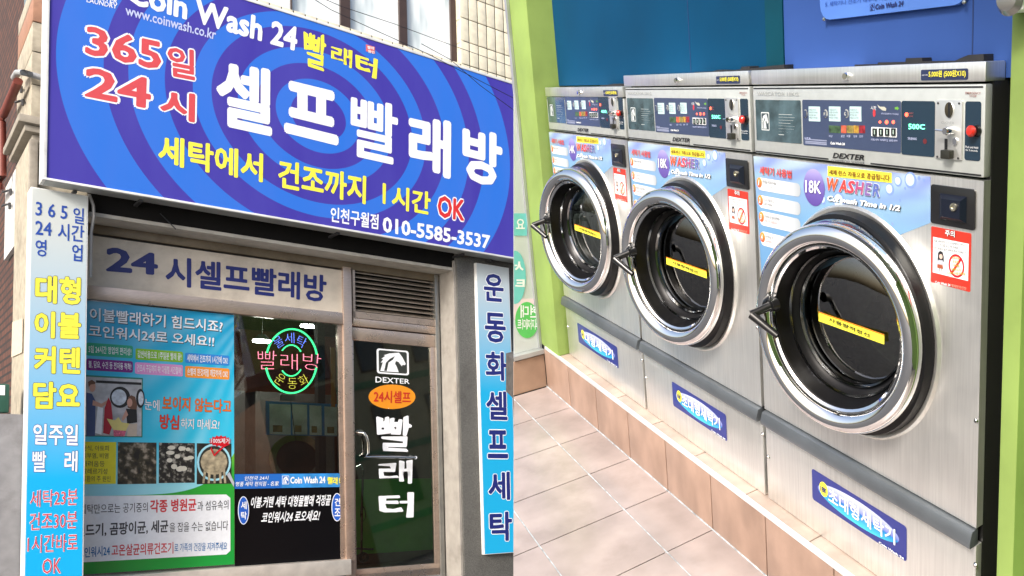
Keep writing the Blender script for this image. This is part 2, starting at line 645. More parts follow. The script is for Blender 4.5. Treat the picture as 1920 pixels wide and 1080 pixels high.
obj('side_panel', MB(SH).box(a_p - .0, a_p + .028, SH.at(20, 470, a_p, 0).y, b_c0 + .0, cb - .75, cb), whitemetal, bld)
# small fittings at the corner
dp = obj('drain_pipe', MB(SH).tube([SH.at(x, y, a_p - .07, 0) for x, y in ((34, 152), (30, 162), (6, 216), (3, 228), (4, 330), (0, 350), (-8, 362))], .03, 10), mat('red_oxide_paint', (0.2, 0.045, 0.03), 0.5, dirt=.4))
tag(dp, 'dark red drain pipe running down the brick side wall', 'drain pipe')
gp = obj('vent_pipe', MB(SH).tube([SH.at(27, 146, a_p - .07, 0), SH.at(33, 136, a_p - .07, 0), SH.at(44, 136, a_p - .06, 0), SH.at(58, 140, CP + .06), SH.at(80, 146, CP + .06)], .024, 10), mat('grey_pvc', (0.4, 0.41, 0.42), 0.4, dirt=.3))
tag(gp, 'light grey elbow pipe crossing the cream corner stones', 'pipe')
for k, (x, y) in enumerate(((30, 168), (33, 192), (10, 360), (8, 386))):
    br = obj('pipe_bracket', MB(SH).tube([SH.at(x - 4, y, a_p - .05, 0), SH.at(x + 6, y - 3, a_p - .02, 0), SH.at(x + 10, y - 2, a_p - .02, 0)], .01, 6).tube([SH.at(x + 10, y - 6, a_p - .02, 0), SH.at(x + 10, y + 6, a_p - .02, 0)], .009, 6), darksteel)
    tag(br, ('upper black pipe bracket beside the cream stone blocks', 'second black pipe bracket just under the uppermost one', 'third black pipe bracket beside the foot of the red pipe', 'lowest black pipe bracket on the pale side panel')[k], 'bracket', 'pipe brackets on the corner')
A0, A1, B0, B1 = R2((-60, 775), (34, 1180), CP + .02)
lw = obj('low_wall', MB(SH).box(A0 - 1, A1, -3.3, B1, CP - .3, CP + .12), mat('grey_concrete', (0.24, 0.24, 0.25), 0.7, scale=12, dirt=.5, bump=.3), bevel=0.01)
tag(lw, 'low grey rendered wall at the left edge below the green box', 'wall')
A0, A1, B0, B1 = R2((-30, 718), (17, 774), CP + .05)
gb = thing('meter_box', 'dark green metal box with a pale sticker on the low grey wall', 'meter box', SH.w(A1, B0, CP))
obj('body', MB(SH).box(A0, A1, B1 and lw and B0 - .0, B1, CP - .1, CP + .05), mat('green_paint', (0.02, 0.09, 0.06), 0.5, dirt=.4), gb, bevel=.01)
A0, A1, B0, B1 = R2((-4, 722), (9, 741), CP + .052)
obj('sticker', MB(SH).box(A0, A1, B0, B1, CP + .0505, CP + .054), white, gb)
pn = MB(SH)
q = [SH.at(x, y, a_s - .006, 0) for x, y in ((24, 604), (43, 597), (42, 661), (22, 670))]
pn.f.append([pn.P(*p) for p in q])
q2 = [pn.P(p.x - .003, p.y, p.z) for p in q]
pn.f.append(q2[::-1])
for k in range(4):
    pn.f.append([k, (k + 1) % 4, 4 + (k + 1) % 4, 4 + k])
tag(obj('paper_notice', pn, mat('yellowed_paper', (0.55, 0.47, 0.36), 0.8, scale=30)), 'yellowed paper notice stuck on the beige corner column', 'notice')

# wall under the shop front and soffit of the recess
obj('soffit', MB(SH).box(a_L, a_R + .0, b_sof, b_sof + .03, -.1, CF - .05), mat('pale_soffit', (0.5, 0.48, 0.43), 0.6, dirt=.6), bld)
obj('gap_shadow_strip', MB(SH).box(a_L, a_R + .3, b_sof + .031, b_sof + .3, CF - .14, CF - .05), mat('gap_shadow_black', (0.008, 0.0075, 0.007), 0.7, spec=.15, dirt=.3), bld)  # near-black strip, the shadow of the gap under the signboard painted in
obj('base_wall', MB(SH).box(a_L, 1.0, b_bot, SH.at(650, 1078, 0).y, -.3, .03), mat('grey_concrete'), bld)

# ================================================================ shop front
sf = thing('glazed_entrance', 'steel framed glass entrance with wide window and door, under the blue signboard', 'entrance', SH.w(0, -2.2, 0))
bl_t, bl_b = SH.at(643, 588, 0).y, SH.at(646, 610, 0).y
b_sill_t, b_sill_b = SH.at(654, 1047, 0).y, SH.at(654, 1076, 0).y
obj('lintel', MB(SH).box(a_L, SH.at(648, 600, 0).x, bl_b, bl_t, -.06, .05), frame_m, sf, bevel=.004)
obj('top_rail', MB(SH).box(a_L, a_R, SH.at(643, 505, 0).y + .0, b_sof - .001, -.06, .045), mat('brown_aged_metal', (0.2, 0.16, 0.11), .45, .4, dirt=.5), sf, bevel=.004)
obj('window_sill', MB(SH).box(a_L, SH.at(652, 1060, 0).x, b_sill_b, b_sill_t, -.08, .09), mat('pale_metal_sill', (0.66, 0.61, 0.54), 0.4, 0.4, dirt=.3), sf, bevel=.006)
m0, m1 = SH.at(647, 800, .06).x, SH.at(663, 800, .06).x
obj('mullion', MB(SH).box(m0, m1, b_bot + 1.2, SH.at(650, 503, 0).y, -.06, .06), frame_m, sf, bevel=.004)
wa0, wa1 = a_L, m0
win = obj('window', MB(SH).box(wa1 - .035, wa1 - .001, b_sill_t, bl_b, -.04, .02), frame_m, sf)
obj('pane', MB(SH).box(wa0, wa1 - .036, b_sill_t, bl_b, -.006, .0), glass('shop_glass', (.72, .76, .74), .92, lo=.07), win)
# louvre over the door
lv = obj('louvre', MB(SH).box(*R2((660, 500), (666, 597), .03), .0, .04).box(*R2((818, 516), (823, 612), .03), .0, .04).box(*R2((660, 500), (823, 521), .03)[:2], SH.at(740, 515, .03).y, SH.at(740, 508, .03).y, .0, .04).box(*R2((660, 500), (823, 521), .03)[:2], SH.at(740, 604, .03).y, SH.at(740, 592, .03).y, .0, .04), frame_m, sf)
l0, l1 = SH.at(664, 560, .0).x, SH.at(819, 560, .0).x
lt, lb = SH.at(740, 515, .0).y, SH.at(740, 592, .0).y
obj('louvre_back', MB(SH).box(l0, l1, lb, lt, -.08, -.06), void_black, lv)
NS = 9
for k in range(NS):
    bb = lt + (lb - lt) * (k + .5) / NS
    hb = (lt - lb) / NS
    s_ = MB(SH).prism([(-.055, bb + hb * .42), (-.045, bb + hb * .5), (.025, bb - hb * .25), (.025, bb - hb * .42), (.015, bb - hb * .42)], l0, l1, axis=0)
    obj('slat', s_, mat('louvre_aluminium', (0.36, 0.3, 0.24), .4, .5, dirt=.3), lv)
# transom plates, closer rail
obj('transom', MB(SH).box(SH.at(661, 610, .03).x, SH.at(818, 610, .03).x, SH.at(740, 619, .03).y, SH.at(740, 605, .03).y, -.04, .045), frame_m, sf, bevel=.003)
# door
dl, dr = SH.at(661, 850, .02).x, SH.at(821, 850, .02).x
dt, db = SH.at(663, 612, .02).y, SH.at(740, 1085, .02).y
gt, gbm = SH.at(740, 645, .02).y, SH.at(740, 1062, .02).y
door = obj('door', MB(SH).box(dl, dr, gt, dt - .01, -.02, .03).box(dl, dr, db, gbm, -.02, .03).box(dl, SH.at(665, 850, .02).x, gbm, gt, -.02, .0295).box(SH.at(811, 850, .02).x, dr, gbm, gt, -.02, .0295), frame_m, sf, bevel=.003)
obj('door_glass', MB(SH).box(dl + .01, dr - .01, gbm, gt, 0, .006), glass('door_glass', (.85, .92, .86), .97, lo=.06), door)
hm = mat('polished_steel', (.6, .6, .58), .12, 1.0)
hp = lambda *L: [SH.at(x, y, c) for x, y, c in L]
obj('handle', MB(SH).tube(hp((668, 811, .03), (682, 812, .1), (687, 818, .1), (690, 830, .1), (691, 850, .1), (684, 857, .1), (700, 857, .1), (779, 858, .1)), .013, 10).tube(hp((779, 858, .1), (781, 859, .03)), .016, 10), hm, door)
obj('lock', MB(SH).lathe(SH.at(677, 811, .06).x, SH.at(677, 811, .06).y, [(0, .05), (.03, .05), (.032, .03), (.032, .0)], 20), hm, door)
# fixed post and the return at the right
obj('post', MB(SH).box(SH.at(822, 850, .05).x, SH.at(829, 850, .05).x, b_bot + 1.2, SH.at(825, 517, .05).y, -.06, .06), mat('grey_steel_post', (.3, .3, .28), .35, .7), sf, bevel=.003)
ar = a_R + .03
b_rt, b_rb = SH.at(857, 646, ar, 0).y, SH.at(855, 1048, ar, 0).y
side = obj('side_window', MB(SH).box(ar, ar + .03, b_rt, b_rt + .03, .06, CF - .06).box(ar, ar + .03, b_rb - .03, b_rb, .06, CF - .06), frame_m, sf)
obj('pane', MB(SH).box(ar + .01, ar + .016, b_rb, b_rt, .06, CF - .06), glass('side_glass', (.5, .55, .5), .8), side)
obj('side_panel', MB(SH).box(ar, ar + .04, b_rt + .031, b_sof - .002, .0, CF - .04), beige, sf)
obj('side_base', MB(SH).box(ar, ar + .04, b_bot, b_rb - .031, .0, CF - .04), mat('pale_grey_panel', (.5, .52, .56), .5, dirt=.3), sf)
# granite pillar at the right and wall beyond
pr0, pr1 = SH.at(864, 800, CF).x, SH.at(897, 800, CF).x
gpil = thing('granite_pillar', 'grey speckled granite pillar right of the shop door behind the vertical banner', 'pillar', SH.w(pr0, -3, CF))
obj('shaft', MB(SH).box(pr0, pr0 + 1.1, b_bot, b_sof + .25, .05, CF), granite, gpil, bevel=.008)
obj('edge_trim', MB(SH).box(pr0 - .022, pr0 - .002, b_bot, b_sof + .1, .0, CF - .02), mat('weathered_edge', (.3, .28, .25), .6, dirt=.6), gpil)

# ---------------------------------------------------------------- inside the shop
ins = thing('shop_interior', 'dark room behind the shop window with pale ceiling and green half wall', 'room', SH.w(0, -2.2, -2))
ia0, ia1, ib0, ib1, ic = a_L - .2, a_R + .5, SH.at(740, 1075, 0).y + .02, bl_t + .25, -3.6
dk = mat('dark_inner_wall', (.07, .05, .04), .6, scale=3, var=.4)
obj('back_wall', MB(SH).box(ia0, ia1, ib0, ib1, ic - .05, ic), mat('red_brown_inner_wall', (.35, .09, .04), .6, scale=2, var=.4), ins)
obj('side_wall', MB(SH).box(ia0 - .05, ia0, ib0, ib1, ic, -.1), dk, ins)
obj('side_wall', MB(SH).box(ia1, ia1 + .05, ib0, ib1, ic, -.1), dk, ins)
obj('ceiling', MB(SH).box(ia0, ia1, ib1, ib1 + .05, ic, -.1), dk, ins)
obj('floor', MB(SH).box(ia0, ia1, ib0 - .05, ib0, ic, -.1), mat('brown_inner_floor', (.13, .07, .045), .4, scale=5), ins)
gw = MB(SH)
c_g = -.75
g0, g1 = SH.at(663, 950, c_g), SH.at(825, 950, c_g)
gwt, gwb = SH.at(740, 898, c_g).y, SH.at(740, 1035, c_g).y
tag(obj('partition', MB(SH).box(g0.x - .02, g1.x + .3, gwb, gwt, c_g - .05, c_g), mat('green_partition', (.13, .42, .05), .35, scale=3)), 'green half-height partition inside behind the glass door', 'partition')
obj('skirting', MB(SH).box(g0.x - .02, g1.x + .3, ib0 + .001, gwb, c_g - .06, c_g - .01), mat('brown_skirting', (.1, .05, .035), .5, scale=6), ins)
lampm = mat('lamp_glow', (1, .97, .9), emit=70)
for k, (x, y) in enumerate(((491, 638), (579, 610))):
    p = SH.at(x, y, -1.2 - .5 * k)
    l_ = thing('ceiling_lamp', ('lit round ceiling lamp left of the neon sign', 'lit round ceiling lamp above the neon sign')[k], 'lamp', SH.w(p.x, p.y, p.z), 'ceiling lamps inside the shop')
    for nm, r0, r1, m_ in (('diffuser', .08, .08, lampm), ('canopy', .08, .03, white)):
        mb = MB(SH)
        n = 20
        lo = [mb.P(p.x + r0 * math.cos(2 * PI * j / n), p.y + (.0 if nm == 'diffuser' else .0015), p.z + r0 * math.sin(2 * PI * j / n)) for j in range(n)]
        hi = [mb.P(p.x + r1 * math.cos(2 * PI * j / n), p.y + (-.02 if nm == 'diffuser' else .06), p.z + r1 * math.sin(2 * PI * j / n)) for j in range(n)]
        mb.f += [lo[::-1], hi] + [[lo[j], lo[(j + 1) % n], hi[(j + 1) % n], hi[j]] for j in range(n)]
        obj(nm, mb, m_, l_)
    obj('stem', MB(SH).tube([(p.x, p.y + .06, p.z), (p.x, ib1, p.z)], .008, 6), darksteel, l_)
# things hung on the inner wall
A = [(505, 757, 545, 815), (548, 758, 576, 815), (580, 760, 603, 816), (608, 762, 638, 817)]
cp = -.5
pw = thing('inner_poster', 'blue framed strip of pale posters seen through the window glass', 'poster', SH.at(560, 790, cp) and SH.w(*SH.at(560, 790, cp)))
a0, a1, b0, b1 = R2((499, 752), (641, 818), cp)
obj('backing', MB(SH).box(a0, a1, b0, b1, cp - .02, cp), mat('blue_backing', (.03, .25, .6), .5), pw)
for k, (x0, y0, x1, y1) in enumerate(A):
    a0, a1, b0, b1 = R2((x0, y0), (x1, y1), cp)
    sh_ = obj('sheet', MB(SH).box(a0, a1, b0, b1, cp + .001, cp + .004), mat('pale_poster', (.75, .76, .72), .6, scale=6, var=.3), pw)
    obj('picture', MB(SH).box(a0 + (a1 - a0) * .15, a0 + (a1 - a0) * .6, b0 + (b1 - b0) * .08, b0 + (b1 - b0) * .3, cp + .005, cp + .006), mat('ochre_print', (.3, .2, .08), .6, scale=20, var=.5), sh_)
a0, a1, b0, b1 = R2((620, 651), (629, 763), -.3)
tag(obj('orange_strip', MB(SH).box(a0, a1, b0, b1, -.31, -.3), mat('orange_plastic', (.45, .17, .02), .5)), 'narrow orange hanging strip inside right of the neon sign', 'sign')
a0, a1, b0, b1 = R2((595, 600), (607, 1010), -.9)
tag(obj('inner_column', MB(SH).box(a0, a1 + .03, ib0, ib1, -1.0, -.9), mat('dark_column', (.06, .06, .055), .5)), 'slim dark column standing inside behind the window', 'column')
# trolley with a bent pole behind the door
tr = thing('trolley', 'black wheeled trolley with bent pole behind the glass door', 'trolley', SH.w(*SH.at(681, 1050, -.2)))
tp = lambda *L: [SH.at(x, y, -.2) for x, y in L]
obj('pole', MB(SH).tube(tp((664, 892), (668, 876), (676, 872), (681, 880), (679, 940), (678, 1036)), .011, 8), hm, tr)
wc = SH.at(681, 1045, -.2)
obj('wheel', MB(SH).lathe(wc.x, wc.y, [(.02, -.22), (.045, -.225), (.052, -.2), (.045, -.175), (.02, -.18)], 24, closed=True), rubber, tr)
obj('base', MB(SH).tube(tp((620, 1027), (660, 1028), (700, 1030)), .01, 6).tube(tp((613, 1045), (618, 1027)), .008, 6), darksteel, tr)
obj('cable', MB(SH).tube(tp((678, 945), (684, 955), (686, 970), (681, 978), (676, 968), (677, 950)), .004, 6), rubber, tr)
# seated dark shape and yellow machine belong to the dim inside: a row of dryers
for k in range(3):
    a = ia0 + .25 + k * .95
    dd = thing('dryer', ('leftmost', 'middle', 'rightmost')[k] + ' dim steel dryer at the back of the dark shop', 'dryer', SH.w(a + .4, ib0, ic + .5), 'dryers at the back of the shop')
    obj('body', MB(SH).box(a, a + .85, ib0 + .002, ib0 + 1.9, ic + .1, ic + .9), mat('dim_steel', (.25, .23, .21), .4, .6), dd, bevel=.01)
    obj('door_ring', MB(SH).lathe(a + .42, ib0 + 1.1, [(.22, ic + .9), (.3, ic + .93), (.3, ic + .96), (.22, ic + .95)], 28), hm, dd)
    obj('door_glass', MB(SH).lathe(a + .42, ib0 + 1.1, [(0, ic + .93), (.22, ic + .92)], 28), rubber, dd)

# ================================================================ big signboard
CS, CB = .62, .44
q = SH.at(86, 331, CS)
sb_a0, sb_b0 = q.x, (SH.at(480, 402, CS).y + SH.at(86, 331, CS).y + SH.at(900, 475, CS).y) / 3
sb_b1 = (SH.at(480, 5, CS).y + SH.at(963, 160, CS).y + SH.at(720, 80, CS).y) / 3
sb_a1 = 1.62
sg = thing('signboard', 'huge blue and purple ringed signboard with white lettering over the shop', 'signboard', SH.w(0, sb_b0, CS))
obj('frame', MB(SH).box(sb_a0 - .02, sb_a1 + .02, sb_b0 - .012, sb_b0 + .006, CB, CS + .008).box(sb_a0 - .02, sb_a1 + .02, sb_b1 - .006, sb_b1 + .02, CB, CS + .008).box(sb_a0 - .02, sb_a0 + .004, sb_b0 + .006, sb_b1 - .006, CB, CS + .008).box(sb_a1, sb_a1 + .02, sb_b0 + .006, sb_b1 - .006, CB, CS + .008), whitemetal, sg, bevel=.003)
obj('back_panel', MB(SH).box(sb_a0, sb_a1, sb_b0 + .007, sb_b1 - .007, CB, CB + .02), alu, sg)
obj('bottom_plate', MB(SH).box(sb_a0, sb_a1, sb_b0 - .016, sb_b0 - .0125, CB + .02, CS - .01), alu, sg)
rc = SH.at(598, 218, CS)
def rings(t, x, y, uv):
    vm = t.nodes.new('ShaderNodeVectorMath')
    vm.operation = 'SUBTRACT'
    t.links.new(uv, vm.inputs[0])
    vm.inputs[1].default_value = (rc.x, rc.y, 0)
    sp = t.nodes.new('ShaderNodeSeparateXYZ')
    t.links.new(vm.outputs[0], sp.inputs[0])
    # the rings drift to the left as they grow
    xx = mth(t, 'MULTIPLY', sp.outputs[0], sp.outputs[0])
    yy = mth(t, 'MULTIPLY', sp.outputs[1], sp.outputs[1])
    r = mth(t, 'SQRT', mth(t, 'ADD', xx, yy))
    P, B = (.045, .032, .32), (.022, .15, .62)
    edges = [.22, .33, .48, .62, .80, .93, 1.12, 1.355, 1.51, 1.79, 2.15, 2.5]
    st, cur = [(0, P)], P
    for e in edges:
        cur = B if cur == P else P
        st.append((e / 3, cur))
    c = ramp(t, mth(t, 'DIVIDE', r, 3.0), st, 'CONSTANT')
    return mixc(t, mth(t, 'MULTIPLY', noise(t, uv, 1.3, 5.0, .35, .75, (3, .6, 1)), .13), c, (.16, .17, .6))
mb = MB(SH)
i = [mb.P(a, b, CS) for a, b in ((sb_a0, sb_b0 + .006), (sb_a1, sb_b0 + .006), (sb_a1, sb_b1 - .006), (sb_a0, sb_b1 - .006))]
mb.uv[0] = [(sb_a0, sb_b0), (sb_a1, sb_b0), (sb_a1, sb_b1), (sb_a0, sb_b1)]
mb.f.append(i)
obj('face', mb, uvmat('ringed_banner', rings, .42, .0, .3), sg)
redn = W_('sign_red', (.6, .06, .07))
T = lambda body, quad, m, off=.03, **k: text(sg, SH, CS, body, quad, m, off, **k)
T('Coin Wash 24', [(238, -41), (560, 51), (556, 98), (236, 6)], white, .045)
T('www.coinwash.co.kr', [(235, 9), (406, 56), (404, 75), (235, 28)], lilac, .02)
T('LAUNDRY', [(163, -5), (220, 8), (219, 17), (162, 4)], white, .01)
T('MASTER', [(172, -14), (221, -2), (220, 8), (171, -4)], white, .01)
T('365', [(161, 45), (304, 77), (303, 134), (158, 102)], redn, .035, outline=(white, .055))
T('일', [(312, 84), (366, 94), (366, 152), (315, 142)], redn, .035, outline=(white, .055))
T('24', [(159, 123), (285, 147), (283, 206), (157, 181)], redn, .035, outline=(white, .055))
T('시', [(299, 164), (367, 176), (366, 231), (297, 217)], redn, .045, outline=(white, .055))
T('셀', [(402, 106), (512, 130), (511, 258), (402, 234)], white, .045)
T('프', [(531, 146), (637, 172), (636, 276), (531, 250)], white, .055)
T('빨', [(657, 175), (747, 197), (746, 312), (656, 292)], white, .03)
T('래', [(765, 208), (847, 227), (846, 338), (765, 319)], white, .05)
T('방', [(866, 232), (943, 252), (942, 357), (866, 338)], white, .05)
T('세탁에서', [(296, 250), (494, 288), (493, 343), (295, 307)], yellow, .04)
T('건조까지', [(521, 297), (687, 330), (686, 384), (520, 352)], yellow, .04)
T('1', [(717, 342), (724, 344), (723, 384), (717, 382)], yellow, .04)
T('시간', [(734, 346), (808, 360), (807, 405), (733, 391)], yellow, .04)
T('OK', [(820, 364), (874, 375), (872, 416), (820, 408)], W_('ok_red', (.6, .02, .02)), .04, outline=(white, .06))
T('인천구월점', [(620, 387), (710, 402), (709, 431), (619, 416)], white, .028)
T('010-5585-3537', [(717, 405), (920, 441), (919, 468), (717, 436)], white, .04)
T('빨', [(570, 57), (614, 68), (611, 138), (571, 125)], yellow, .03, rough=.035)
T('래', [(621, 82), (661, 95), (660, 128), (620, 118)], yellow, .03, rough=.035)
T('터', [(667, 98), (708, 110), (705, 149), (667, 136)], yellow, .035, rough=.035)
a0, a1, b0, b1 = R2((686, 83), (703, 101), CS)
seal = obj('red_seal', MB(SH).box(a0, a1, b0, b1, CS + .0005, CS + .0015), W_('seal_red', (.65, .12, .12)), sg)
for x, y, s_ in ((689, 86, '빨래'), (690, 93.5, '명인')):
    text(seal, SH, CS + .001, s_, [(x, y), (x + 12, y + 2.2), (x + 12, y + 7.8), (x, y + 5.6)], white, .02)
for k, (x, y) in enumerate(((265, 374), (632, 437), (855, 480), (145, 352), (923, 486))):
    p = SH.at(x, y, sb_b0 - .02, 1)
    obj('bracket', MB(SH).box(p.x - .012, p.x + .012, sb_b0 - .035, sb_b0 - .017, CB - .12, CB + (.1 if k < 3 else .04)), darksteel, sg)
wires = ((262, 400), (320, 427))
tag(obj('loose_wire', MB(SH).tube([SH.at(300, 400, .35), SH.at(318, 418, .36), SH.at(330, 430, .37)], .004, 5), rubber), 'short loose black wire poking down under the signboard', 'wire')
tag(obj('conduit_cable', MB(SH).tube([SH.at(167, 364, CF + .02), SH.at(175, 385, CF + .02), SH.at(176, 405, CF + .02), SH.at(171, 436, CF + .01), SH.at(170, 520, CF)], .01, 6), mat('grey_cable', (.35, .34, .32), .5)), 'grey curved cable hanging beside the tall left banner', 'cable')

# ================================================================ fascia panel
fs = thing('fascia_sign', 'beige panel with navy lettering between big signboard and window', 'sign', SH.w(*SH.at(410, 520, 0)))
fa0, fa1 = a_L, SH.at(643, 540, .03).x
fb1, fb0 = SH.at(643, 505, .03).y - .012, SH.at(643, 588, .03).y + .004
obj('panel', MB(SH).box(fa0, fa1, fb0, fb1, -.02, .03), beige, fs)
text(fs, SH, .03, '24', [(198, 461), (297, 475), (297, 517), (197, 509)], navy, .045)
text(fs, SH, .03, '시셀프빨래방', [(309, 478), (613, 516), (612, 568), (309, 535)], navy, .035)

# ================================================================ vertical banners
def grad(top, bot, y0, y1):
    return lambda t, x, y, uv: ramp(t, y, [(y0, bot), (y1, top)])
CBN = CF + .05
bm = uvmat('left_banner_print', grad((.56, .6, .58), (.0, .4, .78), .45, .93), .4, .1)
bn = thing('vertical_banner', 'tall light blue banner with yellow and red lettering left of the window', 'banner', SH.w(*SH.at(105, 1075, CBN)), 'vertical banners beside the shop front')
a0, a1 = (SH.at(60, 350, CBN).x + SH.at(42, 1080, CBN).x) / 2, (SH.at(165, 370, CBN).x + SH.at(157, 1080, CBN).x) / 2
b1, b0 = SH.at(60, 350, CBN).y, b_bot + .9
obj('case', MB(SH).box(a0, a1, b0, b1, CF - .15, CBN - .001), whitemetal, bn, bevel=.003)
obj('pillar_behind', MB(SH).box(a0 + .02, a1 - .004, b_bot, b0, CP, CF), granite, bn)
obj('face', grid_sheet(SH, [(a0 + .008, b1 - .008), (a1 - .008, b1 - .008), (a1 - .008, b0 + .008), (a0 + .008, b0 + .008)], CBN, px=False), bm, bn)
T = lambda body, quad, m, off=.03, **k: text(bn, SH, CBN, body, quad, m, off, **k)
T('3 6 5', [(67, 377), (127, 386), (126, 412), (66, 404)], blue_p, .02)
T('일', [(137, 388), (158, 391), (157, 422), (137, 418)], blue_p, .02)
T('24', [(66, 413), (97, 417), (97, 443), (66, 440)], blue_p, .02)
T('시간', [(108, 418), (158, 423), (157, 455), (108, 450)], blue_p, .02)
T('영', [(66, 448), (87, 450), (87, 482), (66, 480)], blue_p, .02)
T('업', [(135, 457), (155, 459), (154, 491), (134, 489)], blue_p, .02)
for s_, x0, x1, y0, y1, y2, y3 in (('대형', 66, 153, 514, 520, 573, 568), ('이불', 64, 153, 582, 586, 637, 634), ('커텐', 63, 152, 647, 651, 703, 700), ('담요', 62, 151, 714, 717, 768, 767)):
    T(s_, [(x0, y0), (x1, y1), (x1 - 1, y2), (x0 - 1, y3)], yellow, .05, outline=(black, .022))
T('일주일', [(62, 794), (147, 796), (146, 836), (61, 834)], white, .03, outline=(blue_p, .03))
T('빨', [(61, 845), (87, 845), (87, 885), (60, 885)], white, .02, outline=(blue_p, .03))
T('래', [(121, 845), (146, 845), (145, 885), (120, 885)], white, .03, outline=(blue_p, .03))
pinkr = W_('banner_red', (.6, .05, .08))
T('세탁23분', [(57, 920), (146, 916), (145, 947), (56, 951)], pinkr, .0, outline=(white, .03))
T('건조30분', [(56, 962), (145, 958), (144, 990), (55, 994)], pinkr, .0, outline=(white, .03))
T('1시간바로', [(52, 1004), (146, 1000), (145, 1033), (51, 1037)], pinkr, .0, outline=(white, .03))
T('OK', [(80, 1048), (115, 1046), (114, 1075), (79, 1076)], pinkr, .0, outline=(white, .03))

bm2 = uvmat('right_banner_print', grad((.5, .56, .58), (.01, .38, .68), .55, .97), .4, .1)
b2 = thing('vertical_banner', 'light blue banner with white-edged navy characters on the granite pillar', 'banner', SH.w(*SH.at(930, 1040, CBN)), 'vertical banners beside the shop front')
a0, a1 = SH.at(900, 760, CBN).x - .0, SH.at(957, 700, CBN).x + .02
b1, b0 = SH.at(896, 493, CBN).y, SH.at(911, 1040, CBN).y
obj('case', MB(SH).box(a0, a1, b0, b1, CF + .001, CBN - .001), whitemetal, b2, bevel=.003)
obj('face', grid_sheet(SH, [(a0 + .008, b1 - .006), (a1 - .008, b1 - .006), (a1 - .008, b0 + .006), (a0 + .008, b0 + .006)], CBN, px=False), bm2, b2)
for s_, x0, x1, y0, y1 in (('운', 906, 944, 513, 566), ('동', 908, 948, 586, 643), ('화', 909, 951, 659, 714), ('셀', 910, 951, 733, 788), ('프', 913, 952, 806, 860), ('세', 914, 956, 884, 938), ('탁', 917, 960, 959, 1015)):
    sl_ = .075 * (870 - (y0 + y1) / 2) / 300
    dy = (x1 - x0) * sl_ / 2
    text(b2, SH, CBN, s_, [(x0, y0 - dy), (x1, y0 + dy), (x1 + 1, y1 + dy), (x0 + 1, y1 - dy)], navy, .035, outline=(white, .035))

# ================================================================ window poster
CPo = .012
po = thing('window_poster', 'large cyan and green laundry poster filling the left window', 'poster', SH.w(*SH.at(300, 1060, CPo)))
pa0, pa1 = a_L - .0, SH.at(439, 800, CPo).x
pb1, pb0 = SH.at(440, 591, CPo).y, SH.at(438, 1058, CPo).y
def poster(t, x, y, uv):
    base = ramp(t, y, [(0, (.25, .62, .72)), (.3, (.3, .72, .8)), (.5, (.02, .52, .75)), (.8, (.01, .4, .66)), (1, (.0, .28, .52))])
    dv = t.nodes.new('ShaderNodeVectorMath'); dv.operation = 'SUBTRACT'
    t.links.new(uv, dv.inputs[0]); dv.inputs[1].default_value = (1.15, 1.05, 0)
    s = t.nodes.new('ShaderNodeSeparateXYZ'); t.links.new(dv.outputs[0], s.inputs[0])
    an = mth(t, 'ARCTAN2', s.outputs[1], s.outputs[0])
    wv = mth(t, 'MULTIPLY_ADD', mth(t, 'SINE', mth(t, 'MULTIPLY', an, 34)), .5, .5)
    c = mixc(t, mth(t, 'MULTIPLY', wv, mth(t, 'MULTIPLY', noise(t, uv, 3), .3)), base, (.5, .85, .95))
    # green field sweeping up to the right
    cur = mth(t, 'ADD', .30, mth(t, 'MULTIPLY', mth(t, 'POWER', x, 6), .16))
    isg = mth(t, 'LESS_THAN', y, mth(t, 'SUBTRACT', cur, .02))
    lime = ramp(t, mth(t, 'DIVIDE', y, .5), [(0, (.0, .3, .04)), (.75, (.02, .36, .03)), (1, (.3, .6, .04))])
    return mixc(t, isg, c, lime)
obj('sheet', grid_sheet(SH, [(pa0, pb1), (pa1, pb1), (pa1, pb0), (pa0, pb0)], CPo, px=False), uvmat('poster_print', poster, .35, .3), po)
PT = lambda body, quad, m, off=.02, parent=po, dc=0.0, **k: text(parent, SH, CPo + dc, body, quad, m, off, **k)
PT('이불빨래하기 힘드시죠?', [(168, 576), (418, 601), (417, 624), (168, 601)], white, .02, shadow=(dgrey, .0, .005, -.07))
PT('코인워시24로 오세요!!', [(166, 608), (402, 630), (401, 651), (166, 631)], white, .02, shadow=(dgrey, .0, .005, -.07))
bad = [((162, 642), (249, 672), (.02, .36, .2), '5일 24시간 영업의 편리성!', 165), ((254, 653), (343, 680), (.22, .5, .02), '값싼비용으로 1주일분 빨래 끝!', 0), ((347, 661), (430, 686), (.02, .22, .62), '세탁에서 건조까지 1시간에 OK!', 0),
       ((162, 672), (249, 699), (.18, .01, .2), '불, 담요, 수건 등 전자동 척척!', 165), ((253, 679), (343, 706), (.7, .3, .6), '건조시 구김까지 쏙! 다림질 시간절약!', 0), ((347, 686), (430, 712), (.8, .28, .02), '손빨래 한것처럼 깨끗하게 OK!', 0)]
for k, (tl, br, c_, s_, _x) in enumerate(bad):
    sl_ = .062
    a0, a1 = SH.at(tl[0], tl[1], CPo).x, SH.at(br[0], br[1], CPo).x
    ym = (tl[1] + br[1]) / 2
    b1, b0 = SH.at(tl[0], tl[1], CPo).y, SH.at(br[0], br[1], CPo).y
    bd = obj('badge', MB(SH).prism(rrect(max(a0, pa0), a1, b0, b1, .014), CPo + .0004, CPo + .001), W_('badge_%d' % k, c_), po)
    x0, x1 = tl[0] + 4, br[0] - 3
    t0, t1 = tl[1] + 7, br[1] - 7
    yl, yr = ym - (x1 - x0) * sl_ / 2 * 1.1, ym + (x1 - x0) * sl_ / 2 * 1.1
    PT(s_, [(x0, yl - 7), (x1, yr - 7), (x1, yr + 7), (x0, yl + 7)], white, .012, parent=bd, dc=.001)
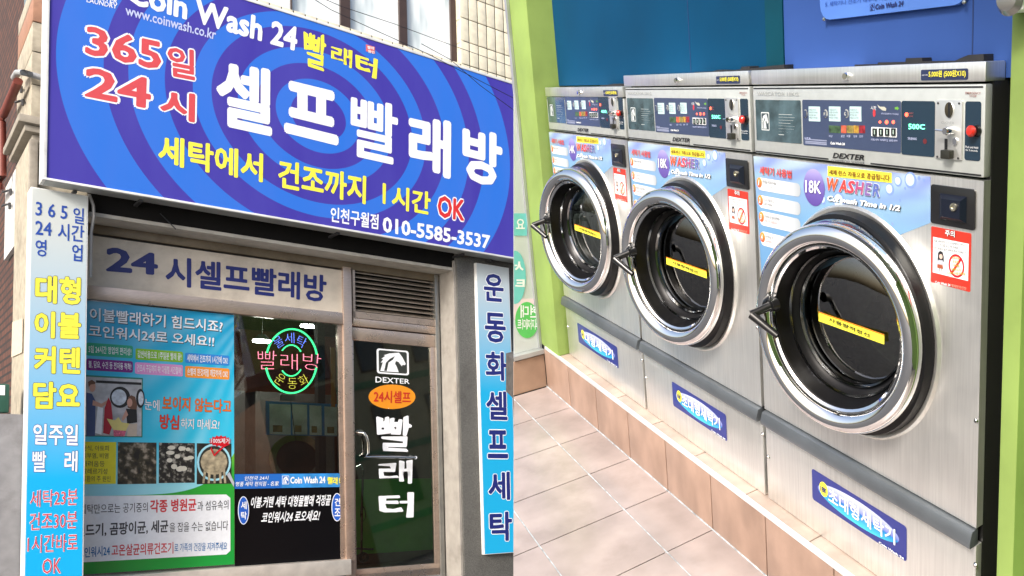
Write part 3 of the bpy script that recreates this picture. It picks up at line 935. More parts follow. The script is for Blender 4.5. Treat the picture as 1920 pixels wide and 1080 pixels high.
# picture of two people at a machine (printed on the poster)
def boxp(parent, name, tl, br, m, dc=.001, c=CPo):
    a0, a1, b0, b1 = R2(tl, br, c)
    return obj(name, MB(SH).box(a0, a1, b0, b1, c + dc, c + dc + .0006), m, parent)
def polyp(parent, name, pts, m, dc=.002, c=CPo):
    return obj(name, MB(SH).prism([tuple(SH.at(x, y, c))[:2] for x, y in pts], c + dc, c + dc + .0004), m, parent)
def ellp(parent, name, x, y, rx, ry, m, dc=.002, c=CPo, n=24):
    return polyp(parent, name, [(x + rx * math.cos(2 * PI * k / n), y + ry * math.sin(2 * PI * k / n)) for k in range(n)], m, dc, c)
pic = boxp(po, 'printed_photo', (160, 703), (267, 820), W_('photo_border', (.02, .2, .14)))
boxp(pic, 'photo_ground', (160, 706), (265, 818), mat('photo_grey', (.45, .45, .46), .4, scale=14, var=.3), .002)
boxp(pic, 'photo_band', (180, 713), (265, 722), black, .003)
ellp(pic, 'photo_drum_ring', 225, 745, 19, 20, black, .003)
ellp(pic, 'photo_drum', 223, 745, 14, 15, mat('photo_pale', (.6, .66, .72), .4, scale=30, var=.3), .0036)
ellp(pic, 'photo_drum_side', 263, 747, 8, 18, black, .003)
ellp(pic, 'photo_drum_side_inner', 264, 747, 5, 13, mat('photo_pale'), .0036)
skin = W_('photo_skin', (.55, .3, .22)); hair = W_('photo_hair', (.15, .07, .04))
polyp(pic, 'photo_shirt', [(162, 736), (172, 738), (179, 752), (178, 818), (162, 818)], W_('photo_blue', (.05, .08, .2)), .004)
ellp(pic, 'photo_face', 173, 725, 6, 10, skin, .0044)
polyp(pic, 'photo_hair', [(165, 716), (172, 712), (179, 717), (178, 720), (170, 721), (166, 726)], hair, .0048)
polyp(pic, 'photo_arm', [(174, 750), (190, 757), (203, 749), (206, 753), (190, 764), (173, 760)], skin, .0048)
polyp(pic, 'photo_white_cloth', [(183, 762), (193, 765), (190, 815), (178, 812)], white, .005)
polyp(pic, 'photo_red_cloth', [(203, 745), (196, 765), (193, 812), (205, 815), (212, 792), (208, 755)], W_('photo_red', (.4, .01, .03)), .0054)
polyp(pic, 'photo_long_hair', [(240, 745), (246, 741), (253, 744), (257, 760), (255, 772), (239, 764)], hair, .0044)
ellp(pic, 'photo_face', 243, 755, 5, 8, skin, .0048)
polyp(pic, 'photo_black_top', [(236, 766), (256, 768), (257, 792), (238, 795)], black, .0052)
polyp(pic, 'photo_arm', [(236, 768), (228, 785), (230, 790), (240, 778)], skin, .0056)
polyp(pic, 'photo_yellow_cloth', [(200, 785), (215, 788), (222, 782), (228, 792), (242, 794), (236, 808), (212, 806)], W_('photo_yellow', (.7, .6, .2)), .006)
polyp(pic, 'photo_pink_cloth', [(212, 806), (236, 808), (233, 818), (213, 818)], mat('photo_pink', (.6, .12, .2), .4, scale=60, var=.6), .0064)
polyp(pic, 'photo_trousers', [(240, 795), (257, 794), (256, 818), (238, 818)], W_('photo_beige', (.55, .45, .35)), .005)
PT('눈에', [(271, 747), (299, 750), (299, 771), (271, 768)], white, .01, outline=(black, .03))
orr = uvmat('x', lambda t, x, y, uv: ramp(t, y, [(0, (1, 0, 0)), (1, (1, 1, 0))])) if False else W_('hot_orange', (.75, .16, .01))
PT('보이지 않는다고', [(305, 742), (434, 750), (433, 775), (304, 769)], orr, .02, outline=(W_('dark_red_edge', (.2, .01, .01)), .03))
PT('방심', [(300, 776), (336, 779), (335, 806), (299, 804)], W_('hot_red', (.7, .04, .01)), .02, outline=(W_('dark_red_edge'), .03))
PT('하지 마세요!', [(339, 784), (412, 787), (410, 806), (339, 804)], white, .01, outline=(black, .03))
yb = boxp(po, 'yellow_box', (150, 828), (217, 907), W_('box_yellow', (.8, .72, .03)))
for s_, y0, x1 in (('천식, 아토피', 835, 204), ('피부염, 비염', 849, 203), ('가려움등', 864, 196), ('알레르기성', 878, 201), ('질환의 주 원인', 892, 207)):
    PT(s_, [(154, y0), (x1, y0 + .5), (x1, y0 + 11), (154, y0 + 10.5)], dgrey, .0, parent=yb, dc=.001)
def blob(name, a, b, c, sc):
    return uvmat(name, lambda t, x, y, uv: ramp(t, noise(t, uv, sc, 3, .35, .68), [(0, a), (.5, b), (1, c)]), .5)
for k, (tl, br, m_) in enumerate((((221, 829), (293, 907), blob('mite_dust', (.008, .008, .005), (.05, .04, .02), (.4, .34, .25), 5)), ((298, 830), (365, 905), blob('mite_cluster', (.004, .004, .004), (.02, .018, .012), (.4, .38, .32), 8)), ((369, 831), (434, 907), blob('mite_dark', (.005, .005, .004), (.02, .018, .01), (.06, .05, .03), 4)))):
    a0, a1, b0, b1 = R2(tl, br, CPo)
    f_ = obj('printed_photo', grid_sheet(SH, [(a0, b1), (a1, b1), (a1, b0), (a0, b0)], CPo + .001, px=False), m_, po)
    if k == 1:
        rn = random.Random(3)
        for j in range(13):
            ellp(f_, 'mite', 305 + rn.random() * 54, 838 + rn.random() * 46, rn.uniform(4, 8), rn.uniform(3, 5), W_('mite_pale', (.62, .6, .5)), .002 + j * .0002, n=14)
    if k == 2:
        ellp(f_, 'lens_edge', 401, 867, 32, 35, W_('lens_blue', (.35, .68, .78)), .002)
        ellp(f_, 'lens', 401, 867, 28, 31, W_('lens_dark', (.02, .02, .015)), .0026)
        ellp(f_, 'mite', 401, 866, 25, 24, mat('mite_body', (.36, .3, .19), .6, scale=25, var=.5), .0032)
        for dx in (-16, -8, 1, 10, 17):
            polyp(f_, 'mite_leg', [(399 + dx, 872), (404 + dx, 872), (403 + dx * 1.25, 906), (399 + dx * 1.25, 906)], mat('mite_body'), .0036)
        polyp(f_, 'lens_handle', [(425, 890), (430, 885), (439, 905), (438, 913)], W_('handle_grey', (.45, .47, .5)), .004)
n = 30
polyp(po, 'starburst', [(412 + (22 if k % 2 else 17) * math.cos(2 * PI * k / n), 827 + (11 if k % 2 else 8) * math.sin(2 * PI * k / n)) for k in range(n)], W_('burst_red', (.6, .0, .01)), .006)
PT('100%제거', [(396, 821), (430, 822), (430, 832), (396, 831)], white, .01, dc=.007)
polyp(po, 'red_tick', [(396, 838), (401, 852), (418, 835), (431, 833), (420, 838), (401, 856), (394, 842)], W_('burst_red'), .0075)
a0, a1, b0, b1 = R2((150, 931), (432, 1039), CPo)
wp = obj('white_panel', MB(SH).prism([(pa0, SH.at(160, 1054, CPo).y), (a1 - .03, b0), (a1, b0 + .03), (a1, SH.at(432, 927, CPo).y - .03), (a1 - .03, SH.at(432, 927, CPo).y), (pa0, SH.at(160, 930, CPo).y)], CPo + .0006, CPo + .0012), white, po)
for s_, q_, m_, o_ in (('세탁만으로는 공기중의', [(150, 946), (277, 942), (277, 960), (150, 964)], black, 0), ('각종 병원균', [(281, 937), (368, 934), (368, 958), (281, 962)], red, .035), ('과 섬유속의', [(370, 940), (428, 937), (428, 955), (370, 958)], black, 0),
                     ('진드기, 곰팡이균, 세균', [(142, 983), (316, 974), (315, 1000), (142, 1009)], dgrey, .03), ('을 잡을 수는 없습니다', [(318, 980), (428, 976), (427, 994), (318, 998)], black, 0),
                     ('코인워시24', [(146, 1027), (206, 1022), (206, 1042), (146, 1047)], W_('mid_blue_print', (.01, .16, .42)), .02), ('고온살균의류건조기', [(209, 1021), (325, 1016), (325, 1038), (209, 1043)], red, .02), ('로 가족의 건강을 지켜주세요', [(327, 1019), (426, 1016), (425, 1031), (327, 1035)], W_('mid_blue_print'), .005)):
    PT(s_, q_, m_, o_, parent=wp, dc=.001)

# ================================================================ window stickers at the right half of the pane
st = thing('window_sticker', 'blue strip sticker with small white lettering across the window pane', 'sticker', SH.w(*SH.at(545, 900, CPo)))
a0, a1, b0, b1 = R2((440, 889), (645, 913), CPo)
obj('strip', MB(SH).box(a0, a1, b0, b1, CPo, CPo + .001), W_('strip_blue', (.01, .13, .5)), st)
obj('strip_field', MB(SH).box(SH.at(528, 900, CPo).x, a1, b0 + .001, b1 - .001, CPo + .001, CPo + .0014), mat('strip_light_blue', (.03, .25, .62), .4, scale=9, var=.3), st)
ST = lambda s_, q_, m_, o_=.02, **k: text(st, SH, CPo + .0015, s_, q_, m_, o_, **k)
ST('Coin Wash 24', [(544, 894), (610, 893), (610, 906), (544, 907)], white, .04)
ST('빨래터', [(614, 894), (644, 895), (644, 909), (614, 908)], yellow, .03, rough=.035)
ST('인천국 24시', [(459, 893), (504, 892), (504, 900), (459, 901)], white, .01, shear=.2)
ST('명품 세탁 편의점 - 名家', [(442, 903), (523, 902), (523, 911), (442, 912)], white, .01, shear=.2)
HX = [(0, 0), (.1, .45), (.02, .42), (.12, .6), (.05, .62), (.2, .78), (.14, .8), (.35, .92), (.6, .97), (.72, 1.0), (.78, .9), (.84, .8), (.98, .45), (.93, .38), (.86, .4), (.82, .32), (.7, .52), (.6, .56), (.56, .42), (.62, .3), (.7, 0)]
def horse(parent, fr, c, tl, br, m, m2, at=None, dc=.0006):
    """square emblem: rounded border with a horse's head"""
    if at is None:
        p, q = fr.at(*tl, c), fr.at(*br, c)
        a0, a1, b0, b1 = p.x, q.x, q.y, p.y
    else:
        a0, a1, b0, b1 = at
    w, h = a1 - a0, b1 - b0
    o = obj('emblem', MB(fr).prism(rrect(a0, a1, b0, b1, w * .08), c, c + dc), m, parent)
    obj('emblem_field', MB(fr).prism(rrect(a0 + w * .06, a1 - w * .06, b0 + h * .06, b1 - h * .06, w * .06), c + dc * 1.1, c + dc * 1.6), m2, parent)
    obj('horse_head', MB(fr).prism([(a0 + w * (.1 + .82 * x), b0 + h * (.1 + .8 * y)) for x, y in HX], c + dc * 1.7, c + dc * 2.4), m, parent)
    obj('horse_mane', MB(fr).prism([(a0 + w * x, b0 + h * y) for x, y in ((.22, .12), (.28, .45), (.4, .62), (.56, .74), (.5, .6), (.36, .46), (.3, .12))], c + dc * 2.5, c + dc * 2.8), m2, parent)
horse(st, SH, CPo + .0015, (529, 892), (542, 908), white, W_('strip_blue'))
wl = thing('window_lettering', 'white slanted lettering with two blue ovals low on the window', 'sticker', SH.w(*SH.at(545, 960, CPo)))
a0, a1, b0, b1 = R2((441, 914), (647, 1046), CPo)
obj('dark_interior_sheet', MB(SH).box(a0, a1, b_sill_t + .002, b1, .002, .004), W_('interior_shade_black', (.004, .004, .005), rough=.3, spec=.15), wl)  # near-black sheet paints the unlit interior behind this part of the pane
text(wl, SH, CPo, '이불.커텐 세탁 대형물빨래 걱정끝', [(471, 931), (621, 927), (620, 948), (470, 953)], white, .03, shear=.25)
text(wl, SH, CPo, '코인워시24 로오세요!', [(490, 960), (601, 956), (599, 977), (489, 981)], white, .03, shear=.25)
for x, y, s1, s2 in ((456.5, 957, '세', '탁'), (632, 951, '건', '조')):
    o1 = ellp(wl, 'oval_edge', x, y, 10.5, 26.5, white, .0, n=32)
    ellp(o1, 'oval', x, y, 9, 25, W_('oval_blue', (.01, .1, .5)), .0006, n=32)
    text(o1, SH, CPo + .001, s1, [(x - 5, y - 17), (x + 6, y - 17), (x + 6, y - 2), (x - 5, y - 2)], white, .03)
    text(o1, SH, CPo + .001, s2, [(x - 5, y + 2), (x + 6, y + 2), (x + 6, y + 17), (x - 5, y + 17)], white, .03)

# ================================================================ neon sign
CN = -.06
ne = thing('neon_sign', 'round lit neon sign with pink, blue, yellow and green tubes in the window', 'neon sign', SH.w(*SH.at(547, 677, CN)))
def neon(n_, c_, e=3.2):
    return mat(n_, c_, .4, emit=e, ecol=c_)
ngreen, npink, nblue, nyel = neon('neon_green', (.05, .85, .25)), neon('neon_pink', (1, .22, .32)), neon('neon_blue', (.16, .24, 1.0)), neon('neon_yellow', (.95, .75, .1), 2.2)
def arc(x, y, rx, ry, t0, t1, m_, r=.008):
    obj('tube', MB(SH).tube([SH.at(x + rx * math.cos(math.radians(t0 + (t1 - t0) * k / 28)), y + ry * math.sin(math.radians(t0 + (t1 - t0) * k / 28)), CN) for k in range(29)], r, 8), m_, ne)
arc(547, 677, 48, 60, -165, -12, ngreen)
arc(546, 677, 48, 60, 168, 12, ngreen)
arc(546, 676, 22, 29, -140, -35, ngreen, .006)
arc(546, 676, 22, 29, 140, 35, ngreen, .006)
def ntext(s_, q_, m_, off=-.02):
    text(ne, SH, CN, s_, q_, m_, off)
for s_, x, y, r in (('물', 521, 641, -28), ('세', 543, 635, 0), ('탁', 564, 643, 24), ):
    pass
def rq(x, y, w, h, ang):
    ca, sa = math.cos(math.radians(ang)), math.sin(math.radians(ang))
    return [(x + dx * ca - dy * sa, y + dx * sa + dy * ca) for dx, dy in ((-w / 2, -h / 2), (w / 2, -h / 2), (w / 2, h / 2), (-w / 2, h / 2))]
for s_, x, y, r, m_ in (('물', 522, 641, -32, nblue), ('세', 543, 634, -2, nblue), ('탁', 565, 641, 26, nblue), ('운', 525, 711, 35, nyel), ('동', 548, 719, 2, nyel), ('화', 569, 713, -28, nyel)):
    ntext(s_, rq(x, y, 17, 20, r), m_)
ntext('빨', [(483, 657), (519, 658), (517, 692), (485, 692)], npink)
ntext('래', [(526, 662), (558, 664), (558, 694), (526, 692)], npink)
ntext('방', [(568, 661), (603, 664), (600, 695), (568, 692)], npink)
obj('bracket', MB(SH).box(*R2((527, 740), (553, 752), CN), CN - .03, CN), W_('bracket_grey', (.2, .2, .2)), ne)

obj('feed_cable', MB(SH).tube([SH.at(580, 625, CN), SH.at(577, 600, CN - .05), SH.at(576, 580, CN - .08)], .003, 5), rubber, ne)
obj('feed_cable', MB(SH).tube([SH.at(545, 752, CN - .02), SH.at(550, 790, CN - .02), SH.at(556, 840, CN - .02)], .003, 5), rubber, ne)
for x, y in ((512, 634), (583, 636), (510, 722), (585, 718), (490, 675), (600, 679)):
    obj('clip', MB(SH).tube([SH.at(x, y, CN - .03), SH.at(x, y, CN + .003)], .006, 6), W_('bracket_grey'), ne)

# ================================================================ door decals
CD = .0315
dd = obj('decal', MB(SH).box(*R2((730, 765), (731, 766), CD), CD - .0235, CD - .022), white, door)
CDp = .0075
horse(door, SH, CDp, (706, 653), (767, 704), white, W_('emblem_dark', (.03, .035, .03)))
text(door, SH, CDp, 'DEXTER', [(704, 706), (768, 711), (768, 720), (704, 717)], white, .01)
o1 = ellp(door, 'orange_oval', 735, 744, 44, 23, W_('oval_orange', (.72, .26, .01)), 0, c=CDp, n=36)
text(door, SH, CDp + .0008, '24시셀프', [(701, 731), (770, 734), (770, 757), (700, 755)], W_('decal_red', (.5, .02, .01)), .025)
for s_, q_ in (('빨', [(707, 779), (776, 781), (770, 850), (708, 848)]), ('래', [(710, 864), (774, 862), (773, 906), (710, 908)]), ('터', [(711, 925), (775, 921), (774, 971), (712, 970)])):
    text(door, SH, CDp, s_, q_, white, .03, rough=.035)

# ================================================================ overhead cables
for k, pts in enumerate((((560, -20), (620, 18), (700, 55), (800, 100), (963, 184)), ((585, -12), (640, 12), (740, 45), (845, 84), (975, 130)), ((790, 82), (845, 112), (900, 160), (975, 215)))):
    cc = (1.15, .3, 1.05)[k]
    cb_ = obj('cable', MB(SH).tube([SH.at(x, y, cc) for x, y in pts], .0035, 5), rubber)
    tag(cb_, ('lower thin black cable crossing the upstairs window and the signboard', 'upper thin black cable crossing the upstairs window panes', 'short thin black cable sloping over the right end of the signboard')[k], 'cable', 'cables in front of the facade')

# ================================================================ laundry room
CK, HK, AE = -1.126, .2035, -3.40         # kerb face, kerb height, end wall
CWF = -1.173                              # front plane of the washers
CBW = -1.24                               # back wall
tile_c = mat('pink_floor_tile', (0.36, 0.305, 0.288), 0.25, var=0.2, scale=6, detail=10, bump=0.12, dirt=0.3, coat=0.3)
kerb_c = mat('tan_kerb_tile', (0.32, 0.215, 0.165), 0.4, var=0.2, scale=11, detail=9, stretch=(1, 1, .5), dirt=0.25)
grt = mat('floor_grout', (0.07, 0.065, 0.06), 0.8, scale=50, var=.3)
grt_l = mat('white_grout', (0.42, 0.47, 0.5), 0.6, scale=45, var=.45)
KX = (963.6 - CX) / FP
RWT = RW.transposed()
def side(p):
    q = RWT @ (p - CAM)
    return q.x - KX * q.z
def clipw(P):
    out_ = []
    for i in range(len(P)):
        a, b = P[i], P[(i + 1) % len(P)]
        sa, sb = side(a), side(b)
        if sa >= 0:
            out_.append(a)
        if sa * sb < 0:
            out_.append(a.lerp(b, sa / (sa - sb)))
    return out_
def slab(P, dvec):
    """a flat piece with its outline clipped at the room's open edge, thickened by dvec"""
    P = clipw(P)
    if len(P) < 3:
        return None
    mb = MB()
    mb.v = list(P) + [p + dvec for p in P]
    n = len(P)
    mb.f = [list(range(n)), list(range(n, 2 * n))[::-1]] + [[k, (k + 1) % n, n + (k + 1) % n, n + k] for k in range(n)]
    return mb
def quad(a0, a1, b0, b1, c0, c1):
    """corner list of the rectangle with one equal pair"""
    if a0 == a1: return [RM.w(a0, b0, c0), RM.w(a0, b0, c1), RM.w(a0, b1, c1), RM.w(a0, b1, c0)]
    if b0 == b1: return [RM.w(a0, b0, c0), RM.w(a1, b0, c0), RM.w(a1, b0, c1), RM.w(a0, b0, c1)]
    return [RM.w(a0, b0, c0), RM.w(a1, b0, c0), RM.w(a1, b1, c0), RM.w(a0, b1, c0)]
fl = struct('floor', slab(quad(AE, 1.3, -.006, -.006, CK, .8), VW * -.25), grt)
TA = [-2.185 + .302 * k for k in range(-5, 13)]
TCs = [CK, -.952, -.65, -.348, -.046, .256, .558, .8]
gap = .0034
for j in range(len(TCs) - 1):
    for i in range(len(TA) - 1):
        a0, a1 = max(TA[i], AE + .001) + gap, min(TA[i + 1], 1.29) - gap
        if a1 - a0 < .02 or (TA[i] > -.4 and j > 2):
            continue
        c0, c1 = TCs[j] + (gap if j else .001), TCs[j + 1] - gap
        s_ = slab(quad(a0, a1, random.uniform(-.0005, .0005), 0, c0, c1)[:0] or [RM.w(a0, 0, c0), RM.w(a1, 0, c0), RM.w(a1, 0, c1), RM.w(a0, 0, c1)], VW * -.006)
        if s_:
            obj('floor_tile', s_, tile_c, fl, bevel=.0015)
for c in TCs[1:-1]:
    s_ = slab([RM.w(AE, -.0015, c - .0036), RM.w(1.29, -.0015, c - .0036), RM.w(1.29, -.0015, c + .0036), RM.w(AE, -.0015, c + .0036)], VW * -.003)
    if s_: obj('grout_line', s_, grt_l, fl)
# plinth under the room
struct('plinth', slab(quad(AE - .3, 1.3, -.26, -.26, -2.0, .8), VW * -3.2), mat('brown_plinth', (.22, .1, .055), .6, scale=3, var=.3, bump=.2))
# raised kerb carrying the washers
kb = struct('kerb', MB(RM).box(AE - .05, -.0, -.0, HK - .008, -1.95, CK - .008), grt)
for i in range(len(TA) - 1):
    a0, a1 = max(TA[i], AE) + gap * .7, min(TA[i + 1], .0) - gap * .7
    if a1 - a0 > .02:
        obj('kerb_tile', MB(RM).box(a0, a1, .002, HK - .012, CK - .008, CK), kerb_c, kb, bevel=.0015)
        obj('tread_tile', MB(RM).box(a0 - .11, a1 - .11, HK - .008, HK, CWF - .1, CK - .008), kerb_c if False else mat('tread_tile', (.4, .32, .27), .4, var=.2, scale=11, detail=8, dirt=.4), kb, bevel=.0015)
obj('edge_trim', MB(RM).box(AE + .03, .0, HK - .0115, HK + .002, CK - .0075, CK + .004), mat('white_trim', (.78, .8, .8), .3, .3, dirt=.2), kb, bevel=.002)
obj('joint', MB(RM).box(AE, 0, -.002, .003, CK, CK + .0025), grt_l, kb)
# end wall: low tiled wall, sill, window whitened for outdoor glare, stickers, green pillar
b_s = RM.at(1024, 661, AE, 0).y
ew = struct('low_wall', slab([RM.w(AE - .01, -.02, CK), RM.w(AE - .01, b_s, CK), RM.w(AE - .01, b_s, -.4), RM.w(AE - .01, -.02, -.4)], UW * -.12), grt)
for k in range(3):
    c0, c1 = CK + .0 + k * .302, CK + (k + 1) * .302 - .006
    s_ = slab([RM.w(AE, .002, c0), RM.w(AE, b_s - .006, c0), RM.w(AE, b_s - .006, c1), RM.w(AE, .002, c1)], UW * -.009)
    if s_: obj('wall_tile', s_, mat('grey_brown_tile', (.36, .24, .17), .4, var=.15, scale=9, dirt=.3), ew)
s_ = slab([RM.w(AE + .01, b_s + .001, CK), RM.w(AE - .06, b_s + .001, CK), RM.w(AE - .06, b_s + .001, -.4), RM.w(AE + .01, b_s + .001, -.4)], VW * .02)
wn = thing('side_window', 'tall shopfront window with mirrored teal and green stickers left of the green pillar', 'window', RM.w(AE, b_s, CK))
obj('sill', s_, mat('grey_aluminium', (.45, .47, .48), .4, .5), wn)
s_ = slab([RM.w(AE - .03, b_s + .022, CK + .0125), RM.w(AE - .03, 2.8, CK + .0125), RM.w(AE - .03, 2.8, -.4), RM.w(AE - .03, b_s + .022, -.4)], UW * -.006)
obj('pane', s_, glass('daylight_white_glass', (.95, 1, .98), .9, film=.93, filmcol=(.95, .99, .97)), wn)  # white film paints in the bright daylight outside
obj('frame', MB(RM).box(AE - .045, AE - .015, b_s + .022, 2.8, CK, CK + .012), mat('grey_aluminium'), wn)
def ws(name, x, y, rx, ry, m_, d=.001, square=False):
    n = 28
    pts = [(x - rx, y - ry), (x + rx, y - ry), (x + rx, y + ry), (x - rx, y + ry)] if square else [(x + rx * math.cos(2 * PI * k / n), y + ry * math.sin(2 * PI * k / n)) for k in range(n)]
    P = [RM.w(*RM.at(px, py, AE - .029 + d, 0)) for px, py in pts]
    s_ = slab(P, UW * .0006)
    if s_: return obj(name, s_, m_, wn)
teal = W_('teal_vinyl', (.16, .55, .55))
ws('sticker', 972, 421, 16, 21, teal, square=True)
ws('sticker', 966, 520, 20, 50, teal)
ws('sticker', 988, 600, 22, 34, W_('green_vinyl', (.1, .5, .12)))
ws('sticker', 975, 580, 26, 20, W_('pale_pink_vinyl', (.75, .6, .65)), .0004, True)
def wtext(s_, x0, y0, x1, y1, m_):
    V, Fc = glyphs(s_, .02)
    mx0, mx1, my0, my1 = min(p[0] for p in V), max(p[0] for p in V), min(p[1] for p in V), max(p[1] for p in V)
    mb = MB()
    for x, y in V:
        s, t = 1 - (x - mx0) / (mx1 - mx0), (y - my0) / (my1 - my0)
        mb.v.append(RM.w(*RM.at(x0 + (x1 - x0) * s, y1 + (y0 - y1) * t, AE - .0265, 0)))
    mb.f = [f for f in Fc if all(side(mb.v[i]) > 0 for i in f)]
    used = {i for f in mb.f for i in f}
    if mb.f:
        obj('lettering', mb, m_, wn, recalc=False)
wtext('요금', 950, 410, 984, 432, white)
wtext('세', 955, 488, 982, 512, white)
wtext('탁', 955, 522, 984, 550, white)
wtext('현대', 976, 572, 1010, 596, white)
wtext('식자재마트', 970, 598, 1010, 618, white)
gpl = mat('green_wall_paint', (.25, .36, .095), .55, scale=5, var=.14, detail=9, spec=.25, dirt=.12)
gp_ = MB(RM).box(AE - .05, -3.2, HK, 2.9, -1.9, CK - .001)
tag(obj('green_pillar', gp_, gpl, bevel=.003), 'light green painted pillar between the side window and the smallest washer', 'pillar')
# back walls
a_b = RM.at(1462, 60, CBW + .02).x
a_t = RM.at(1440, 60, CBW + .0).x
struct('back_wall', MB(RM).box(AE, a_b, 1.376, 2.9, CBW - .08, CBW), mat('teal_blue_wall', (.0, .05, .125), .6, scale=2.5, var=.16, detail=9, spec=.15))
struct('back_wall_panel', MB(RM).box(a_b, .9, 1.376, 2.9, CBW - .08, CBW + .005), mat('violet_blue_wall', (.03, .08, .29), .6, scale=2.5, var=.12, detail=9, spec=.25))
obj_ = obj('corner_strip', MB(RM).box(a_t, a_b - .001, 1.376, 2.9, CBW, CBW + .009), mat('dark_teal_strip', (.0, .05, .08), .5, spec=.2))
tag(obj_, 'dark teal strip where the two blue wall colours meet', 'trim')
a_g = RM.at(1894, 150, -1.15).x
a_g2 = RM.at(1908, 800, -1.15).x
tag(obj('green_post', MB(RM).box(a_g, a_g2, HK - .2, 2.9, -1.9, -1.15), gpl, bevel=.003), 'light green post at the right edge beside the rightmost washer', 'pillar')
struct('right_wall', MB(RM).box(a_g2 + .001, 1.3, -.2, 2.9, -1.3, -1.19), mat('deep_green_paint', (.2, .38, .09), .5, scale=4, var=.06))
struct('unseen_shade_wall', MB(RM).box(.5, .6, 0, 2.62, -1.18, .8), gpl)  # unseen wall, drawn in close to shade the washers
struct('gap_shade_wall', MB(RM).box(AE, 1.3, HK - .2, 1.37, -2.0, -1.92), void_black)  # near-black sheet put in so the gap beside the washers stays dark
struct('ceiling', slab([RM.w(AE - .1, 2.62, -1.95), RM.w(1.3, 2.62, -1.95), RM.w(1.3, 2.62, -.1), RM.w(AE - .1, 2.62, -.1)], VW * .1), mat('white_ceiling', (.6, .6, .58), .7))  # unseen ceiling, put in to shade the room and its blue wall
for x_ in (1290, 1823):
    q = RM.at(x_, 80, CBW + .006)
    struct('wall_joint', MB(RM).box(q.x - .0015, q.x + .0015, 1.376, 2.9, CBW, CBW + (.0058 if x_ > 1500 else .0008)), mat('dark_joint_blue', (.01, .03, .12), .6))  # thin dark blue joint between wall panels
# emergency lamp at the top right
el = thing('wall_box', 'small white box with round glass high on the green post', 'alarm box', RM.w(*RM.at(1895, 22, -1.1)))
p0, p1 = RM.at(1873, -30, -1.1), RM.at(1918, 20, -1.1)
obj('body', MB(RM).box(p0.x, p1.x, p1.y, p0.y, -1.148, -1.1), white, el, bevel=.008)
pc = RM.at(1893, -3, -1.1)
obj('lens', MB(RM).lathe(pc.x, pc.y, [(.0, -1.088), (.02, -1.09), (.028, -1.1)], 24), mat('grey_glass_lens', (.3, .3, .3), .1, .6), el)
pc = RM.at(1878, 12, -1.1)
obj('button', MB(RM).lathe(pc.x, pc.y, [(0, -1.096), (.006, -1.097), (.007, -1.1)], 16), mat('grey_button', (.2, .2, .2), .5), el)
# board on the back wall
CBD = CBW + .018
bd_ = thing('notice_board', 'light blue instruction board high on the violet blue wall', 'notice', RM.w(*RM.at(1675, 25, CBD)))
p0, p1 = RM.at(1538, 38, CBD), RM.at(1815, 15, CBD)
bb = (p0.y + RM.at(1700, 21, CBD).y) / 2
obj('board', MB(RM).prism(rrect(p0.x, p1.x, bb, 2.6, .035), CBW + .0055, CBD), mat('light_blue_board', (.08, .2, .62), .35, scale=4, var=.1, coat=.3), bd_)
for x, y in ((1545, 36), (1808, 4)):
    q = RM.at(x, y, CBD)
    obj('screw', MB(RM).lathe(q.x, q.y, [(0, CBD + .003), (.004, CBD + .002), (.005, CBD)], 12), hm, bd_)
text(bd_, RM, CBD, '5. 세탁기나 건조기 내부에 이상 및 고장', [(1548, 4), (1700, -13), (1700, -5), (1548, 13)], blue_p, .005)
text(bd_, RM, CBD, 'Coin Wash 24', [(1642, 8), (1695, 1), (1695, 11), (1642, 18)], W_('board_navy', (.01, .02, .12)), .035, shear=.2)
q0, q1 = RM.at(1631, 7.5, CBD), RM.at(1640, 20, CBD)
horse(bd_, RM, CBD, None, None, W_('board_navy'), mat('light_blue_board'), at=(q0.x, q1.x, q1.y, q0.y))

# ================================================================ washing machines
steel = mat('brushed_steel', (.84, .84, .81), .34, .85, var=.07, scale=34, stretch=(6, 6, .2))
steel_c = mat('console_aluminium', (.6, .63, .61), .4, .5, var=.05, scale=40)
chrome = mat('chrome', (.86, .87, .88), .045, 1.0, var=.01)
blackp = mat('black_plastic', (.01, .01, .011), .3, coat=.3)
console_m = mat('navy_console', (.045, .065, .13), .28, var=.06, coat=.4)
console_d = mat('dark_teal_console', (.015, .035, .06), .25, var=.06, coat=.4)
drum_m = mat('shaded_drum_steel', (.06, .065, .06), .3, .8, var=.3, scale=60)  # drum metal darkened, shade inside the drum painted in
drum_l = mat('lit_drum_steel', (.8, .82, .82), .3, .6, var=.3, scale=20, stretch=(1, 6, 1))  # same metal brightened and streaked, light on the drum painted in
glass_w = glass('washer_glass', (.7, .78, .75), .9, .02, lo=.15)
def film_print(t, x, y, uv):
    w1 = t.nodes.new('ShaderNodeTexWave')
    w1.inputs['Scale'].default_value = 1.6
    w1.inputs['Distortion'].default_value = 7
    w1.inputs['Detail'].default_value = 2
    mp = t.nodes.new('ShaderNodeMapping'); mp.inputs['Scale'].default_value = (.8, 2.2, 1); mp.inputs['Rotation'].default_value = (0, 0, .5)
    t.links.new(uv, mp.inputs[0]); t.links.new(mp.outputs[0], w1.inputs[0])
    base = ramp(t, y, [(0, (.11, .27, .5)), (.55, (.16, .33, .55)), (.85, (.27, .43, .58)), (1, (.46, .56, .62))])
    top = mth(t, 'MULTIPLY', w1.outputs[1] if len(w1.outputs) > 1 else w1.outputs[0], ramp_f(t, y, .62, .95))
    return mixc(t, mth(t, 'MULTIPLY', top, .75), base, (.16, .22, .6))
def ramp_f(t, v, lo, hi):
    r = t.nodes.new('ShaderNodeMapRange')
    r.inputs[1].default_value, r.inputs[2].default_value = lo, hi
    t.links.new(v, r.inputs[0])
    return r.outputs[0]
filmm = uvmat('washer_film', film_print, .3, .3)
